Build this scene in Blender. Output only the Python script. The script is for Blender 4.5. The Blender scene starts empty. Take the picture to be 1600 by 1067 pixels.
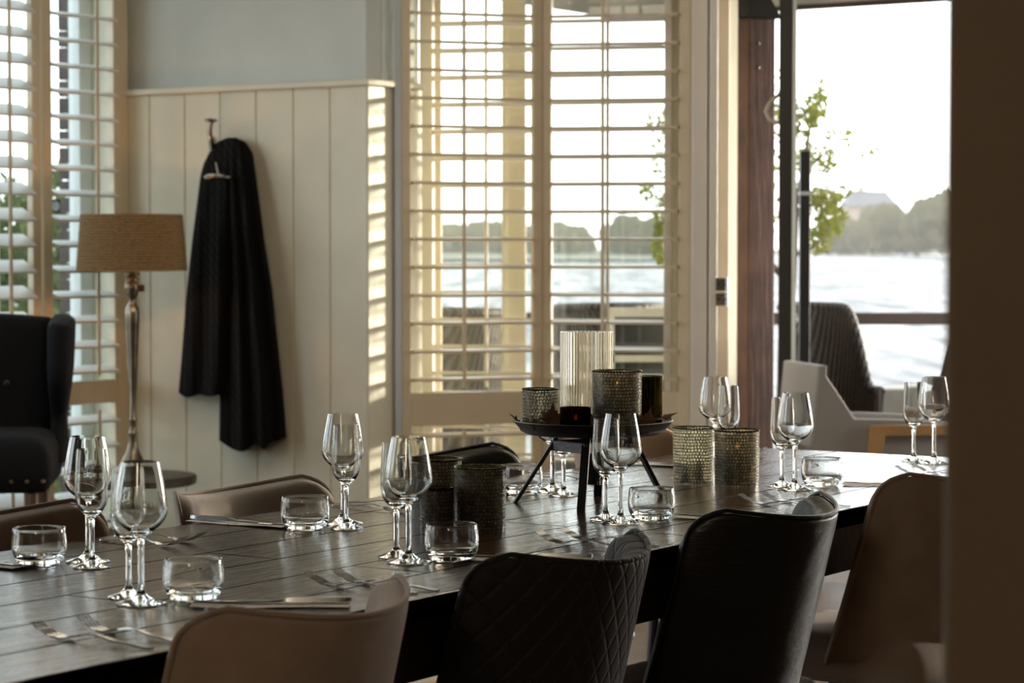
import bpy, bmesh, math, random
from mathutils import Vector, Matrix, noise as mnoise
random.seed(7)
PI = math.pi
sc = bpy.context.scene
COL = sc.collection

# ------------------------------------------------------------------ camera, sky, sun, exposure
CAMZ = 1.275
FPX = 3778.0
PITCH = math.atan((1067 / 2 - 385) / FPX)
cam_d = bpy.data.cameras.new('camera'); cam = bpy.data.objects.new('camera', cam_d); COL.objects.link(cam)
cam.location = (0, 0, CAMZ); cam.rotation_euler = (PI / 2 - PITCH, 0, 0)
cam_d.sensor_width = 36; cam_d.lens = 36 * FPX / 1600; cam_d.clip_end = 5000; cam_d.clip_start = .05
cam_d.dof.use_dof = True; cam_d.dof.focus_distance = 4.5; cam_d.dof.aperture_fstop = 7.5
sc.camera = cam

SUN_AZ = math.radians(58.5)       # to the right of +Y
SUN_EL = math.radians(3.8)
w = bpy.data.worlds.new('sky'); sc.world = w; w.use_nodes = True
nt = w.node_tree; nt.nodes.clear()
wo = nt.nodes.new('ShaderNodeOutputWorld'); bg = nt.nodes.new('ShaderNodeBackground'); sk = nt.nodes.new('ShaderNodeTexSky')
sk.sky_type = 'NISHITA'; sk.sun_disc = False; sk.sun_elevation = math.radians(14); sk.sun_rotation = SUN_AZ
sk.dust_density = 2.5; sk.air_density = 1.0; sk.ozone_density = 1.0
hs = nt.nodes.new('ShaderNodeHueSaturation'); hs.inputs['Saturation'].default_value = .45
nt.links.new(sk.outputs[0], hs.inputs['Color'])
ad = nt.nodes.new('ShaderNodeMixRGB'); ad.blend_type = 'ADD'; ad.inputs[0].default_value = 1; ad.inputs[2].default_value = (5.2, 5.8, 6.3, 1)   # even thin cloud over the clear sky
nt.links.new(hs.outputs[0], ad.inputs[1]); nt.links.new(ad.outputs[0], bg.inputs[0]); bg.inputs[1].default_value = .40
nt.links.new(bg.outputs[0], wo.inputs[0])
sun_d = bpy.data.lights.new('sun', 'SUN'); sun = bpy.data.objects.new('sun', sun_d); COL.objects.link(sun)
sun_d.energy = 7; sun_d.angle = math.radians(2.5); sun_d.color = (1, .87, .66)
sd = Vector((math.sin(SUN_AZ) * math.cos(SUN_EL), math.cos(SUN_AZ) * math.cos(SUN_EL), math.sin(SUN_EL)))
sun.rotation_euler = sd.to_track_quat('Z', 'Y').to_euler()
sc.view_settings.view_transform = 'Standard'; sc.view_settings.look = 'None'
sc.view_settings.exposure = 0.0; sc.view_settings.gamma = 1.0; sc.view_settings.use_curve_mapping = False
# warm fill lights added to brighten the room, all out of view
for i, (lx, ly, lz, le) in enumerate(((-1.4, -1.2, 2.3, 130), (.9, -1.6, 2.3, 130), (-.9, 6.6, 2.45, 30), (1.1, 6.3, 2.45, 42))):
    pd = bpy.data.lights.new('warm_fill_light', 'POINT'); pd.energy = le; pd.color = (1, .84, .64); pd.shadow_soft_size = .5
    pq = bpy.data.objects.new('warm_fill_light', pd); COL.objects.link(pq); pq.location = (lx, ly, lz)
cy = sc.cycles
cy.use_denoising = True; cy.max_bounces = 16; cy.diffuse_bounces = 6; cy.glossy_bounces = 6
cy.transmission_bounces = 14; cy.transparent_max_bounces = 24; cy.caustics_refractive = False; cy.caustics_reflective = False
cy.sample_clamp_indirect = 8.0; cy.sample_clamp_direct = 0.0; cy.volume_bounces = 1

# ------------------------------------------------------------------ place frames
A = math.atan(2500 / FPX)                       # the room and the table share this yaw
U = Vector((math.sin(A), math.cos(A), 0)); V = Vector((math.cos(A), -math.sin(A), 0)); UP = Vector((0, 0, 1))
RA = PI / 2 - A                                 # rotation that puts local x on U and local y on -V
K = Vector((-1.577, 9.689, 0))                  # far left corner of the room
TO = Vector((-0.609, 2.858, 0))                 # point on the table's near edge
TZ = .76
def R(u, v, z=0): return K + U * u + V * v + UP * z
def T(s, w_, z=TZ): return TO + U * s - V * w_ + UP * z
def DD(px, py, Y):                              # point seen at a pixel of the photo, at distance Y
    x = (px - 800) / FPX; y = -(py - 533.5) / FPX
    d = Vector((x, math.cos(PITCH) + y * math.sin(PITCH), -math.sin(PITCH) + y * math.cos(PITCH)))
    return Vector((0, 0, CAMZ)) + d * (Y / d.y)

# ------------------------------------------------------------------ materials
def mat(name): m = bpy.data.materials.new(name); m.use_nodes = True; m.node_tree.nodes.clear(); return m, m.node_tree
def N(t, ty, **kw):
    n = t.nodes.new(ty)
    for k, v in kw.items(): setattr(n, k, v)
    return n
def out(t, sh):
    o = t.nodes.new('ShaderNodeOutputMaterial'); t.links.new(sh, o.inputs[0]); return o
def pbr(name, col, rough=.5, metal=0, spec=.5, noise=None, bump=0, bscale=60, bstretch=(1, 1, 1), sheen=0, coat=0, var=.25, nscale=6, coord='Object', trans=0, coat_rough=.1, subs=0, bdist=.01):
    m, t = mat(name)
    b = N(t, 'ShaderNodeBsdfPrincipled')
    b.inputs['Roughness'].default_value = rough; b.inputs['Metallic'].default_value = metal
    b.inputs['Specular IOR Level'].default_value = spec; b.inputs['Sheen Weight'].default_value = sheen
    b.inputs['Sheen Roughness'].default_value = .5
    b.inputs['Coat Weight'].default_value = coat; b.inputs['Coat Roughness'].default_value = coat_rough
    b.inputs['Transmission Weight'].default_value = trans
    tc = N(t, 'ShaderNodeTexCoord'); mp = N(t, 'ShaderNodeMapping'); t.links.new(tc.outputs[coord], mp.inputs[0])
    nz = N(t, 'ShaderNodeTexNoise'); nz.inputs['Scale'].default_value = nscale; nz.inputs['Detail'].default_value = 6
    t.links.new(mp.outputs[0], nz.inputs['Vector'])
    rp = N(t, 'ShaderNodeValToRGB'); c = Vector(col)
    rp.color_ramp.elements[0].position = .3; rp.color_ramp.elements[1].position = .72
    rp.color_ramp.elements[0].color = (*(c * (1 - var)), 1); rp.color_ramp.elements[1].color = (*[min(1, q) for q in c * (1 + var * .6)], 1)
    t.links.new(nz.outputs[0], rp.inputs[0]); t.links.new(rp.outputs[0], b.inputs['Base Color'])
    if bump:
        mp2 = N(t, 'ShaderNodeMapping'); mp2.inputs['Scale'].default_value = bstretch; t.links.new(tc.outputs[coord], mp2.inputs[0])
        n2 = N(t, 'ShaderNodeTexNoise'); n2.inputs['Scale'].default_value = bscale; n2.inputs['Detail'].default_value = 4
        t.links.new(mp2.outputs[0], n2.inputs['Vector'])
        bp = N(t, 'ShaderNodeBump'); bp.inputs['Strength'].default_value = bump; bp.inputs['Distance'].default_value = bdist
        t.links.new(n2.outputs[0], bp.inputs['Height']); t.links.new(bp.outputs[0], b.inputs['Normal'])
    out(t, b.outputs[0]); return m

M = {}
M['wall_grey'] = pbr('painted_plaster_grey_green', (.62, .67, .655), .75, bump=.25, bscale=120, var=.04)
M['wall_cream'] = pbr('painted_boards_cream', (.70, .665, .53), .42, bump=.15, bscale=30, bstretch=(1, 1, .2), var=.05)
M['paint_cream'] = pbr('cream_satin_paint', (.68, .59, .44), .38, bump=.08, bscale=40, var=.05)
M['paint_white'] = pbr('white_satin_paint', (.80, .76, .70), .35, bump=.08, bscale=40, bstretch=(1, 1, .15), var=.05)
M['slat_skylit'] = pbr('skylit_louvre_paint', (.76, .79, .80), .4, var=.04)  # bluish white: sky light on the left window slats, put into the colour
M['paint_blue'] = pbr('pale_blue_grey_paint', (.55, .62, .68), .5, var=.05)
M['ceiling'] = pbr('ceiling_paint', (.45, .42, .36), .8, var=.05)
M['dark_wall'] = pbr('brown_plaster', (.155, .112, .07), .75, bump=.2, bscale=200, var=.06)
M['floor'] = pbr('dark_floor_boards', (.13, .09, .06), .28, bump=.3, bscale=14, bstretch=(1, 8, 1), var=.3)
M['black_metal'] = pbr('black_powder_coat', (.012, .012, .013), .42, var=.2, bump=.1, bscale=200)
M['steel'] = pbr('brushed_steel', (.62, .62, .62), .16, metal=1, var=.1)
M['cutlery'] = pbr('polished_cutlery_steel', (.30, .30, .295), .2, metal=1, var=.1)
M['brass_silver'] = pbr('antique_nickel', (.30, .25, .19), .28, metal=1, var=.35, nscale=20, bump=.1, bscale=60)
M['dark_wood'] = pbr('dark_stained_wood', (.045, .027, .017), .35, bump=.3, bscale=20, bstretch=(1, 6, 1), var=.35)
M['leg_wood'] = pbr('walnut_leg', (.10, .05, .025), .4, var=.3)
M['oak'] = pbr('golden_oak', (.42, .24, .10), .45, bump=.2, bscale=30, bstretch=(1, 1, 6), var=.25)
M['taupe'] = pbr('taupe_woven_fabric', (.40, .29, .215), .9, bump=.5, bscale=900, sheen=.35, var=.14, nscale=14, bdist=.002)
M['taupe_grey'] = pbr('grey_taupe_suede', (.27, .225, .18), .85, bump=.35, bscale=500, sheen=.5, var=.15, nscale=9, bdist=.003)
M['brown_velvet'] = pbr('brown_velvet', (.15, .095, .065), .85, bump=.3, bscale=500, sheen=.5, var=.3, nscale=12, bdist=.003)
M['tan'] = pbr('tan_fabric', (.32, .22, .14), .85, bump=.3, bscale=500, sheen=.3, var=.12, bdist=.003)
M['black_leather'] = pbr('black_leather', (.013, .012, .011), .38, bump=.5, bscale=22, bstretch=(1, 1, 2.5), var=.3, bdist=.006)
M['wing_fabric'] = pbr('black_linen', (.007, .007, .008), .9, bump=.4, bscale=500, spec=.2, sheen=.0, var=.2, bdist=.002)
M['paper'] = None
M['tealight'] = pbr('white_wax', (.75, .68, .55), .5, var=.05)
M['leaf_brown'] = pbr('dry_maple_leaf', (.16, .085, .04), .7, bump=.4, bscale=60, var=.4, nscale=30)
M['cone'] = pbr('seed_cone', (.06, .04, .03), .8, var=.5, nscale=60, bump=.6, bscale=120)
M['wicker_grey'] = None
M['redwood'] = pbr('weathered_red_timber', (.105, .048, .032), .7, bump=.45, bscale=18, bstretch=(3, 3, .25), var=.45, nscale=7)
M['shell_grey'] = pbr('grey_shell_plastic', (.30, .285, .27), .5, var=.06)
M['deck'] = pbr('deck_boards', (.16, .13, .10), .6, bump=.3, bscale=12, bstretch=(1, 8, 1), var=.25)
M['soffit'] = None
M['rope'] = pbr('grey_bungee_rope', (.45, .43, .40), .7, bump=.5, bscale=300, var=.3)
M['white_box'] = pbr('weathered_white_planter', (.30, .28, .25), .7, bump=.3, bscale=20, var=.25)
M['brown_rail'] = pbr('brown_rail_timber', (.07, .042, .028), .6, bump=.3, bscale=20, var=.3)
M['bark'] = pbr('olive_bark', (.14, .11, .08), .8, var=.4, bump=.5, bscale=30)
M['stone'] = pbr('dark_brick', (.06, .045, .05), .8, bump=.6, bscale=25, var=.5, nscale=18)
M['grass'] = pbr('meadow', (.05, .065, .03), .9, var=.3, nscale=.02)
M['roof'] = pbr('slate_roof', (.10, .10, .11), .7, var=.2)
M['house'] = pbr('house_brick', (.35, .25, .19), .8, var=.15)
M['grey_frame'] = pbr('pale_window_frame', (.68, .72, .72), .45, var=.05)
M['dark_panel'] = pbr('dark_glazing', (.03, .035, .04), .15, var=.3)
M['wicker_dark'] = None

def leafmat(name, col, tr=.45):
    m, t = mat(name)
    oi = N(t, 'ShaderNodeTexNoise'); oi.inputs['Scale'].default_value = 9
    rp = N(t, 'ShaderNodeValToRGB'); c = Vector(col)
    rp.color_ramp.elements[0].color = (*(c * .5), 1); rp.color_ramp.elements[1].color = (*(c * 1.5), 1)
    tc = N(t, 'ShaderNodeTexCoord'); t.links.new(tc.outputs['Object'], oi.inputs['Vector'])
    t.links.new(oi.outputs[0], rp.inputs[0])
    d = N(t, 'ShaderNodeBsdfDiffuse'); tl = N(t, 'ShaderNodeBsdfTranslucent'); mx = N(t, 'ShaderNodeMixShader'); mx.inputs[0].default_value = tr
    t.links.new(rp.outputs[0], d.inputs[0]); t.links.new(rp.outputs[0], tl.inputs[0])
    t.links.new(d.outputs[0], mx.inputs[1]); t.links.new(tl.outputs[0], mx.inputs[2])
    out(t, mx.outputs[0]); return m
M['olive'] = leafmat('olive_leaves', (.17, .18, .05))
M['hedge'] = leafmat('hedge_leaves', (.075, .095, .045))
M['far_tree'] = leafmat('distant_foliage', (.075, .07, .035), .1)

def pane(name, tint=(.97, .99, .97), gl=.10):
    m, t = mat(name)
    tr = N(t, 'ShaderNodeBsdfTransparent'); tr.inputs[0].default_value = (*tint, 1)
    g = N(t, 'ShaderNodeBsdfGlossy'); g.inputs['Roughness'].default_value = .01
    mx = N(t, 'ShaderNodeMixShader'); lw = N(t, 'ShaderNodeLayerWeight'); pw = N(t, 'ShaderNodeMath', operation='POWER'); pw.inputs[1].default_value = 4
    ma = N(t, 'ShaderNodeMath', operation='MULTIPLY_ADD'); ma.inputs[1].default_value = .6; ma.inputs[2].default_value = .04
    t.links.new(lw.outputs['Facing'], pw.inputs[0]); t.links.new(pw.outputs[0], ma.inputs[0]); t.links.new(ma.outputs[0], mx.inputs[0]); t.links.new(tr.outputs[0], mx.inputs[1]); t.links.new(g.outputs[0], mx.inputs[2])
    out(t, mx.outputs[0]); return m
M['pane'] = pane('window_pane_glass')
def glass(name, col=(1, 1, 1), rough=0.0, ior=1.5):
    m, t = mat(name)
    g = N(t, 'ShaderNodeBsdfGlass'); g.inputs['Color'].default_value = (*col, 1); g.inputs['Roughness'].default_value = rough; g.inputs['IOR'].default_value = ior
    out(t, g.outputs[0]); return m
M['glass'] = glass('clear_drinking_glass', (.985, .99, .985))
M['rib_glass'] = glass('ribbed_cream_glass', (.995, .98, .94), .02)
M['amber'] = glass('amber_ribbed_glass', (.13, .05, .03), .05)
M['smoke'] = glass('dark_olive_ribbed_glass', (.30, .27, .16), .06)
def etched(name):
    m, t = mat(name)
    d = N(t, 'ShaderNodeBsdfDiffuse'); d.inputs[0].default_value = (.95, .95, .95, 1)
    tl = N(t, 'ShaderNodeBsdfTranslucent'); tl.inputs[0].default_value = (.95, .95, .95, 1)
    mx = N(t, 'ShaderNodeMixShader'); mx.inputs[0].default_value = .6
    t.links.new(d.outputs[0], mx.inputs[1]); t.links.new(tl.outputs[0], mx.inputs[2]); out(t, mx.outputs[0]); return m
M['etch'] = etched('etched_white_print')

def emis(name, col, s):
    m, t = mat(name)
    e = N(t, 'ShaderNodeEmission'); e.inputs[0].default_value = (*col, 1); e.inputs[1].default_value = s; out(t, e.outputs[0]); return m
M['flame'] = emis('candle_flame', (1, .40, .08), 5)
M['bulb'] = emis('warm_bulb', (1, .55, .25), 12)

def mosaic(name, light, dark, trans, grout=(.012, .011, .01), clear=.45):
    m, t = mat(name)
    uv = N(t, 'ShaderNodeTexCoord')
    nzd = N(t, 'ShaderNodeTexNoise'); nzd.inputs['Scale'].default_value = 45; t.links.new(uv.outputs['UV'], nzd.inputs['Vector'])
    vm = N(t, 'ShaderNodeMixRGB'); vm.blend_type = 'ADD'; vm.inputs[0].default_value = .0045
    t.links.new(uv.outputs['UV'], vm.inputs[1]); t.links.new(nzd.outputs['Color'], vm.inputs[2])
    br = N(t, 'ShaderNodeTexBrick'); t.links.new(vm.outputs[0], br.inputs['Vector'])
    br.inputs['Scale'].default_value = 1; br.inputs['Brick Width'].default_value = .0078; br.inputs['Row Height'].default_value = .0066
    br.inputs['Mortar Size'].default_value = .0007; br.inputs['Mortar Smooth'].default_value = .1; br.inputs['Bias'].default_value = -.1
    br.offset = .37; br.squash = .8; br.squash_frequency = 3
    br.inputs['Color1'].default_value = (*light, 1); br.inputs['Color2'].default_value = (*dark, 1); br.inputs['Mortar'].default_value = (*grout, 1)
    tr = N(t, 'ShaderNodeBsdfTransparent'); tl = N(t, 'ShaderNodeBsdfTranslucent'); gl = N(t, 'ShaderNodeBsdfPrincipled')
    gl.inputs['Roughness'].default_value = .18
    for s in (tr.inputs[0], tl.inputs[0], gl.inputs['Base Color']): t.links.new(br.outputs['Color'], s)
    m1 = N(t, 'ShaderNodeMixShader'); m1.inputs[0].default_value = clear
    t.links.new(tl.outputs[0], m1.inputs[1]); t.links.new(tr.outputs[0], m1.inputs[2])
    mt = N(t, 'ShaderNodeMath', operation='MULTIPLY'); mt.inputs[1].default_value = trans
    iv = N(t, 'ShaderNodeMath', operation='SUBTRACT'); iv.inputs[0].default_value = 1
    t.links.new(br.outputs['Fac'], iv.inputs[1]); t.links.new(iv.outputs[0], mt.inputs[0])
    m2 = N(t, 'ShaderNodeMixShader'); t.links.new(mt.outputs[0], m2.inputs[0])
    t.links.new(gl.outputs[0], m2.inputs[1]); t.links.new(m1.outputs[0], m2.inputs[2])
    bp = N(t, 'ShaderNodeBump'); bp.inputs['Strength'].default_value = .6; bp.inputs['Distance'].default_value = .001; t.links.new(iv.outputs[0], bp.inputs['Height'])
    nb = N(t, 'ShaderNodeTexNoise'); nb.inputs['Scale'].default_value = 160; t.links.new(uv.outputs['UV'], nb.inputs['Vector'])
    bp2 = N(t, 'ShaderNodeBump'); bp2.inputs['Strength'].default_value = .5; bp2.inputs['Distance'].default_value = .001
    t.links.new(nb.outputs[0], bp2.inputs['Height']); t.links.new(bp.outputs[0], bp2.inputs['Normal']); t.links.new(bp2.outputs[0], gl.inputs['Normal'])
    out(t, m2.outputs[0]); return m
M['mosaic_light'] = mosaic('pale_smoke_mosaic', (1, 1, .93), (.84, .83, .74), .98, clear=.8)
M['mosaic_mid'] = mosaic('smoke_mosaic', (.80, .76, .62), (.42, .40, .33), .8, clear=.7)
M['mosaic_dark'] = mosaic('dark_bronze_mosaic', (.36, .32, .22), (.17, .15, .11), .50)

def table_mat():
    m, t = mat('oiled_plank_wood')
    b = N(t, 'ShaderNodeBsdfPrincipled'); tc = N(t, 'ShaderNodeTexCoord')
    br = N(t, 'ShaderNodeTexBrick'); t.links.new(tc.outputs['Object'], br.inputs['Vector'])
    br.inputs['Scale'].default_value = 1; br.inputs['Brick Width'].default_value = 1.15; br.inputs['Row Height'].default_value = .152
    br.inputs['Mortar Size'].default_value = .0026; br.inputs['Mortar Smooth'].default_value = .2; br.offset = .43
    br.inputs['Color1'].default_value = (.085, .045, .025, 1); br.inputs['Color2'].default_value = (.045, .025, .015, 1); br.inputs['Mortar'].default_value = (.006, .004, .003, 1)
    mp = N(t, 'ShaderNodeMapping'); mp.inputs['Scale'].default_value = (1.2, 14, 14); t.links.new(tc.outputs['Object'], mp.inputs[0])
    g = N(t, 'ShaderNodeTexNoise'); g.inputs['Scale'].default_value = 5; g.inputs['Detail'].default_value = 8; g.inputs['Distortion'].default_value = .8; t.links.new(mp.outputs[0], g.inputs['Vector'])
    mx = N(t, 'ShaderNodeMixRGB'); mx.blend_type = 'MULTIPLY'; mx.inputs[0].default_value = .7
    rp = N(t, 'ShaderNodeValToRGB'); rp.color_ramp.elements[0].position = .3; rp.color_ramp.elements[0].color = (.35, .32, .3, 1); rp.color_ramp.elements[1].position = .7; rp.color_ramp.elements[1].color = (1.3, 1.2, 1.1, 1)
    t.links.new(g.outputs[0], rp.inputs[0]); t.links.new(br.outputs['Color'], mx.inputs[1]); t.links.new(rp.outputs[0], mx.inputs[2])
    t.links.new(mx.outputs[0], b.inputs['Base Color'])
    n2 = N(t, 'ShaderNodeTexNoise'); n2.inputs['Scale'].default_value = 3.2; n2.inputs['Detail'].default_value = 3; t.links.new(tc.outputs['Object'], n2.inputs['Vector'])
    rr = N(t, 'ShaderNodeMapRange'); rr.inputs[3].default_value = .09; rr.inputs[4].default_value = .22; t.links.new(n2.outputs[0], rr.inputs[0]); t.links.new(rr.outputs[0], b.inputs['Roughness'])
    b1 = N(t, 'ShaderNodeBump'); b1.inputs['Strength'].default_value = .9; b1.inputs['Distance'].default_value = .003; b1.invert = True; t.links.new(br.outputs['Fac'], b1.inputs['Height'])
    b2 = N(t, 'ShaderNodeBump'); b2.inputs['Strength'].default_value = .5; b2.inputs['Distance'].default_value = .003; t.links.new(g.outputs[0], b2.inputs['Height']); t.links.new(b1.outputs[0], b2.inputs['Normal'])
    n3 = N(t, 'ShaderNodeTexNoise'); n3.inputs['Scale'].default_value = 14; n3.inputs['Detail'].default_value = 2; t.links.new(tc.outputs['Object'], n3.inputs['Vector'])
    b3 = N(t, 'ShaderNodeBump'); b3.inputs['Strength'].default_value = .12; b3.inputs['Distance'].default_value = .004; t.links.new(n3.outputs[0], b3.inputs['Height']); t.links.new(b2.outputs[0], b3.inputs['Normal'])
    mpf = N(t, 'ShaderNodeMapping'); mpf.inputs['Scale'].default_value = (3, 42, 42); t.links.new(tc.outputs['Object'], mpf.inputs[0])
    gf = N(t, 'ShaderNodeTexNoise'); gf.inputs['Scale'].default_value = 4; gf.inputs['Detail'].default_value = 4; t.links.new(mpf.outputs[0], gf.inputs['Vector'])
    sp = N(t, 'ShaderNodeMapRange'); sp.inputs[1].default_value = .38; sp.inputs[2].default_value = .62; sp.inputs[3].default_value = .25; sp.inputs[4].default_value = 1.0
    pr_ = N(t, 'ShaderNodeMath', operation='MULTIPLY'); iv_ = N(t, 'ShaderNodeMath', operation='SUBTRACT'); iv_.inputs[0].default_value = 1; t.links.new(br.outputs['Fac'], iv_.inputs[1])
    t.links.new(gf.outputs[0], sp.inputs[0]); t.links.new(sp.outputs[0], pr_.inputs[0]); t.links.new(iv_.outputs[0], pr_.inputs[1]); t.links.new(pr_.outputs[0], b.inputs['Specular IOR Level'])
    b4 = N(t, 'ShaderNodeBump'); b4.inputs['Strength'].default_value = .5; b4.inputs['Distance'].default_value = .0015; t.links.new(gf.outputs[0], b4.inputs['Height']); t.links.new(b3.outputs[0], b4.inputs['Normal']); b3 = b4
    t.links.new(b3.outputs[0], b.inputs['Normal']); b.inputs['Specular IOR Level'].default_value = .5; b.inputs['IOR'].default_value = 1.52
    out(t, b.outputs[0]); return m
M['table'] = table_mat()

def quilt_mat():
    m, t = mat('quilted_charcoal_fabric')
    b = N(t, 'ShaderNodeBsdfPrincipled'); b.inputs['Base Color'].default_value = (.016, .013, .011, 1); b.inputs['Roughness'].default_value = .7; b.inputs['Sheen Weight'].default_value = .12; b.inputs['Specular IOR Level'].default_value = .3
    tc = N(t, 'ShaderNodeTexCoord')
    hs_ = []
    for sg in (1, -1):
        mp = N(t, 'ShaderNodeMapping'); mp.inputs['Rotation'].default_value = (0, sg * math.radians(30), 0); t.links.new(tc.outputs['Object'], mp.inputs[0])
        wv = N(t, 'ShaderNodeTexWave'); wv.bands_direction = 'X'; wv.inputs['Scale'].default_value = 10.5; t.links.new(mp.outputs[0], wv.inputs['Vector'])
        pw = N(t, 'ShaderNodeMath', operation='POWER'); pw.inputs[1].default_value = 12; t.links.new(wv.outputs['Fac'], pw.inputs[0]); hs_.append(pw)
    mx = N(t, 'ShaderNodeMath', operation='MAXIMUM'); t.links.new(hs_[0].outputs[0], mx.inputs[0]); t.links.new(hs_[1].outputs[0], mx.inputs[1])
    bp = N(t, 'ShaderNodeBump'); bp.inputs['Strength'].default_value = .7; bp.inputs['Distance'].default_value = .004; bp.invert = True; t.links.new(mx.outputs[0], bp.inputs['Height'])
    t.links.new(bp.outputs[0], b.inputs['Normal']); out(t, b.outputs[0]); return m
M['quilt'] = quilt_mat()

def banded(name, c1, c2, scale, axis='Z', rough=.8, bump=.8, dist=.004, sheen=0, distort=1.5, tl=0):
    m, t = mat(name)
    b = N(t, 'ShaderNodeBsdfPrincipled'); b.inputs['Roughness'].default_value = rough; b.inputs['Sheen Weight'].default_value = sheen
    tc = N(t, 'ShaderNodeTexCoord'); wv = N(t, 'ShaderNodeTexWave'); wv.bands_direction = axis
    wv.inputs['Scale'].default_value = scale; wv.inputs['Distortion'].default_value = distort; wv.inputs['Detail'].default_value = 3; wv.inputs['Detail Scale'].default_value = 2
    t.links.new(tc.outputs['Object'], wv.inputs['Vector'])
    nz = N(t, 'ShaderNodeTexNoise'); nz.inputs['Scale'].default_value = 90; t.links.new(tc.outputs['Object'], nz.inputs['Vector'])
    mu = N(t, 'ShaderNodeMath', operation='ADD'); t.links.new(wv.outputs['Fac'], mu.inputs[0]); t.links.new(nz.outputs[0], mu.inputs[1])
    hf = N(t, 'ShaderNodeMath', operation='MULTIPLY'); hf.inputs[1].default_value = .5; t.links.new(mu.outputs[0], hf.inputs[0])
    rp = N(t, 'ShaderNodeValToRGB'); rp.color_ramp.elements[0].position = .25; rp.color_ramp.elements[1].position = .75
    rp.color_ramp.elements[0].color = (*c1, 1); rp.color_ramp.elements[1].color = (*c2, 1); t.links.new(hf.outputs[0], rp.inputs[0]); t.links.new(rp.outputs[0], b.inputs['Base Color'])
    bp = N(t, 'ShaderNodeBump'); bp.inputs['Strength'].default_value = bump; bp.inputs['Distance'].default_value = dist; t.links.new(hf.outputs[0], bp.inputs['Height']); t.links.new(bp.outputs[0], b.inputs['Normal'])
    if tl:
        tr = N(t, 'ShaderNodeBsdfTranslucent'); t.links.new(rp.outputs[0], tr.inputs[0]); mx = N(t, 'ShaderNodeMixShader'); mx.inputs[0].default_value = tl
        t.links.new(b.outputs[0], mx.inputs[1]); t.links.new(tr.outputs[0], mx.inputs[2]); out(t, mx.outputs[0])
    else: out(t, b.outputs[0])
    return m
M['shade'] = banded('raffia_rope_shade', (.13, .075, .03), (.36, .22, .09), 30, 'Z', .9, .8, .003, distort=2.5, tl=.10)
M['wicker_grey'] = banded('grey_wicker', (.02, .016, .014), (.12, .095, .08), 18, 'X', .6, 1, .012, distort=.6)
M['wicker_dark'] = banded('brown_wicker', (.015, .011, .008), (.07, .048, .032), 18, 'X', .6, 1, .012, distort=.6)
M['soffit'] = banded('white_soffit_boards', (.38, .35, .30), (.62, .58, .50), .9, 'X', .7, .5, .02, distort=0)

def knit():
    m, t = mat('black_cable_knit')
    b = N(t, 'ShaderNodeBsdfPrincipled'); b.inputs['Base Color'].default_value = (.006, .0055, .0055, 1); b.inputs['Roughness'].default_value = 1; b.inputs['Sheen Weight'].default_value = .0; b.inputs['Specular IOR Level'].default_value = .15
    tc = N(t, 'ShaderNodeTexCoord'); prev = None
    for (sx, sz, stg, ds) in ((1, 0, .5, .008), (1, 1, .5, .005)):
        wv = N(t, 'ShaderNodeTexWave'); wv.bands_direction = 'X' if not sz else 'DIAGONAL'; wv.inputs['Scale'].default_value = 9 if not sz else 16; wv.inputs['Distortion'].default_value = 1
        t.links.new(tc.outputs['UV'], wv.inputs['Vector'])
        bp = N(t, 'ShaderNodeBump'); bp.inputs['Strength'].default_value = stg; bp.inputs['Distance'].default_value = ds; t.links.new(wv.outputs['Fac'], bp.inputs['Height'])
        if prev: t.links.new(prev.outputs[0], bp.inputs['Normal'])
        prev = bp
    t.links.new(prev.outputs[0], b.inputs['Normal']); out(t, b.outputs[0]); return m
M['knit'] = knit()

def paper():
    m, t = mat('printed_paper')
    b = N(t, 'ShaderNodeBsdfPrincipled'); b.inputs['Roughness'].default_value = .7
    tc = N(t, 'ShaderNodeTexCoord'); mp = N(t, 'ShaderNodeMapping'); mp.inputs['Scale'].default_value = (1, .45, 1); t.links.new(tc.outputs['Object'], mp.inputs[0])
    nz = N(t, 'ShaderNodeTexNoise'); nz.inputs['Scale'].default_value = 95; nz.inputs['Detail'].default_value = 2; t.links.new(mp.outputs[0], nz.inputs['Vector'])
    rp = N(t, 'ShaderNodeValToRGB'); rp.color_ramp.elements[0].position = .64; rp.color_ramp.elements[0].color = (.86, .83, .77, 1); rp.color_ramp.elements[1].position = .68; rp.color_ramp.elements[1].color = (.05, .05, .05, 1)
    t.links.new(nz.outputs[0], rp.inputs[0]); t.links.new(rp.outputs[0], b.inputs['Base Color']); out(t, b.outputs[0]); return m
M['paper'] = paper()

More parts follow.
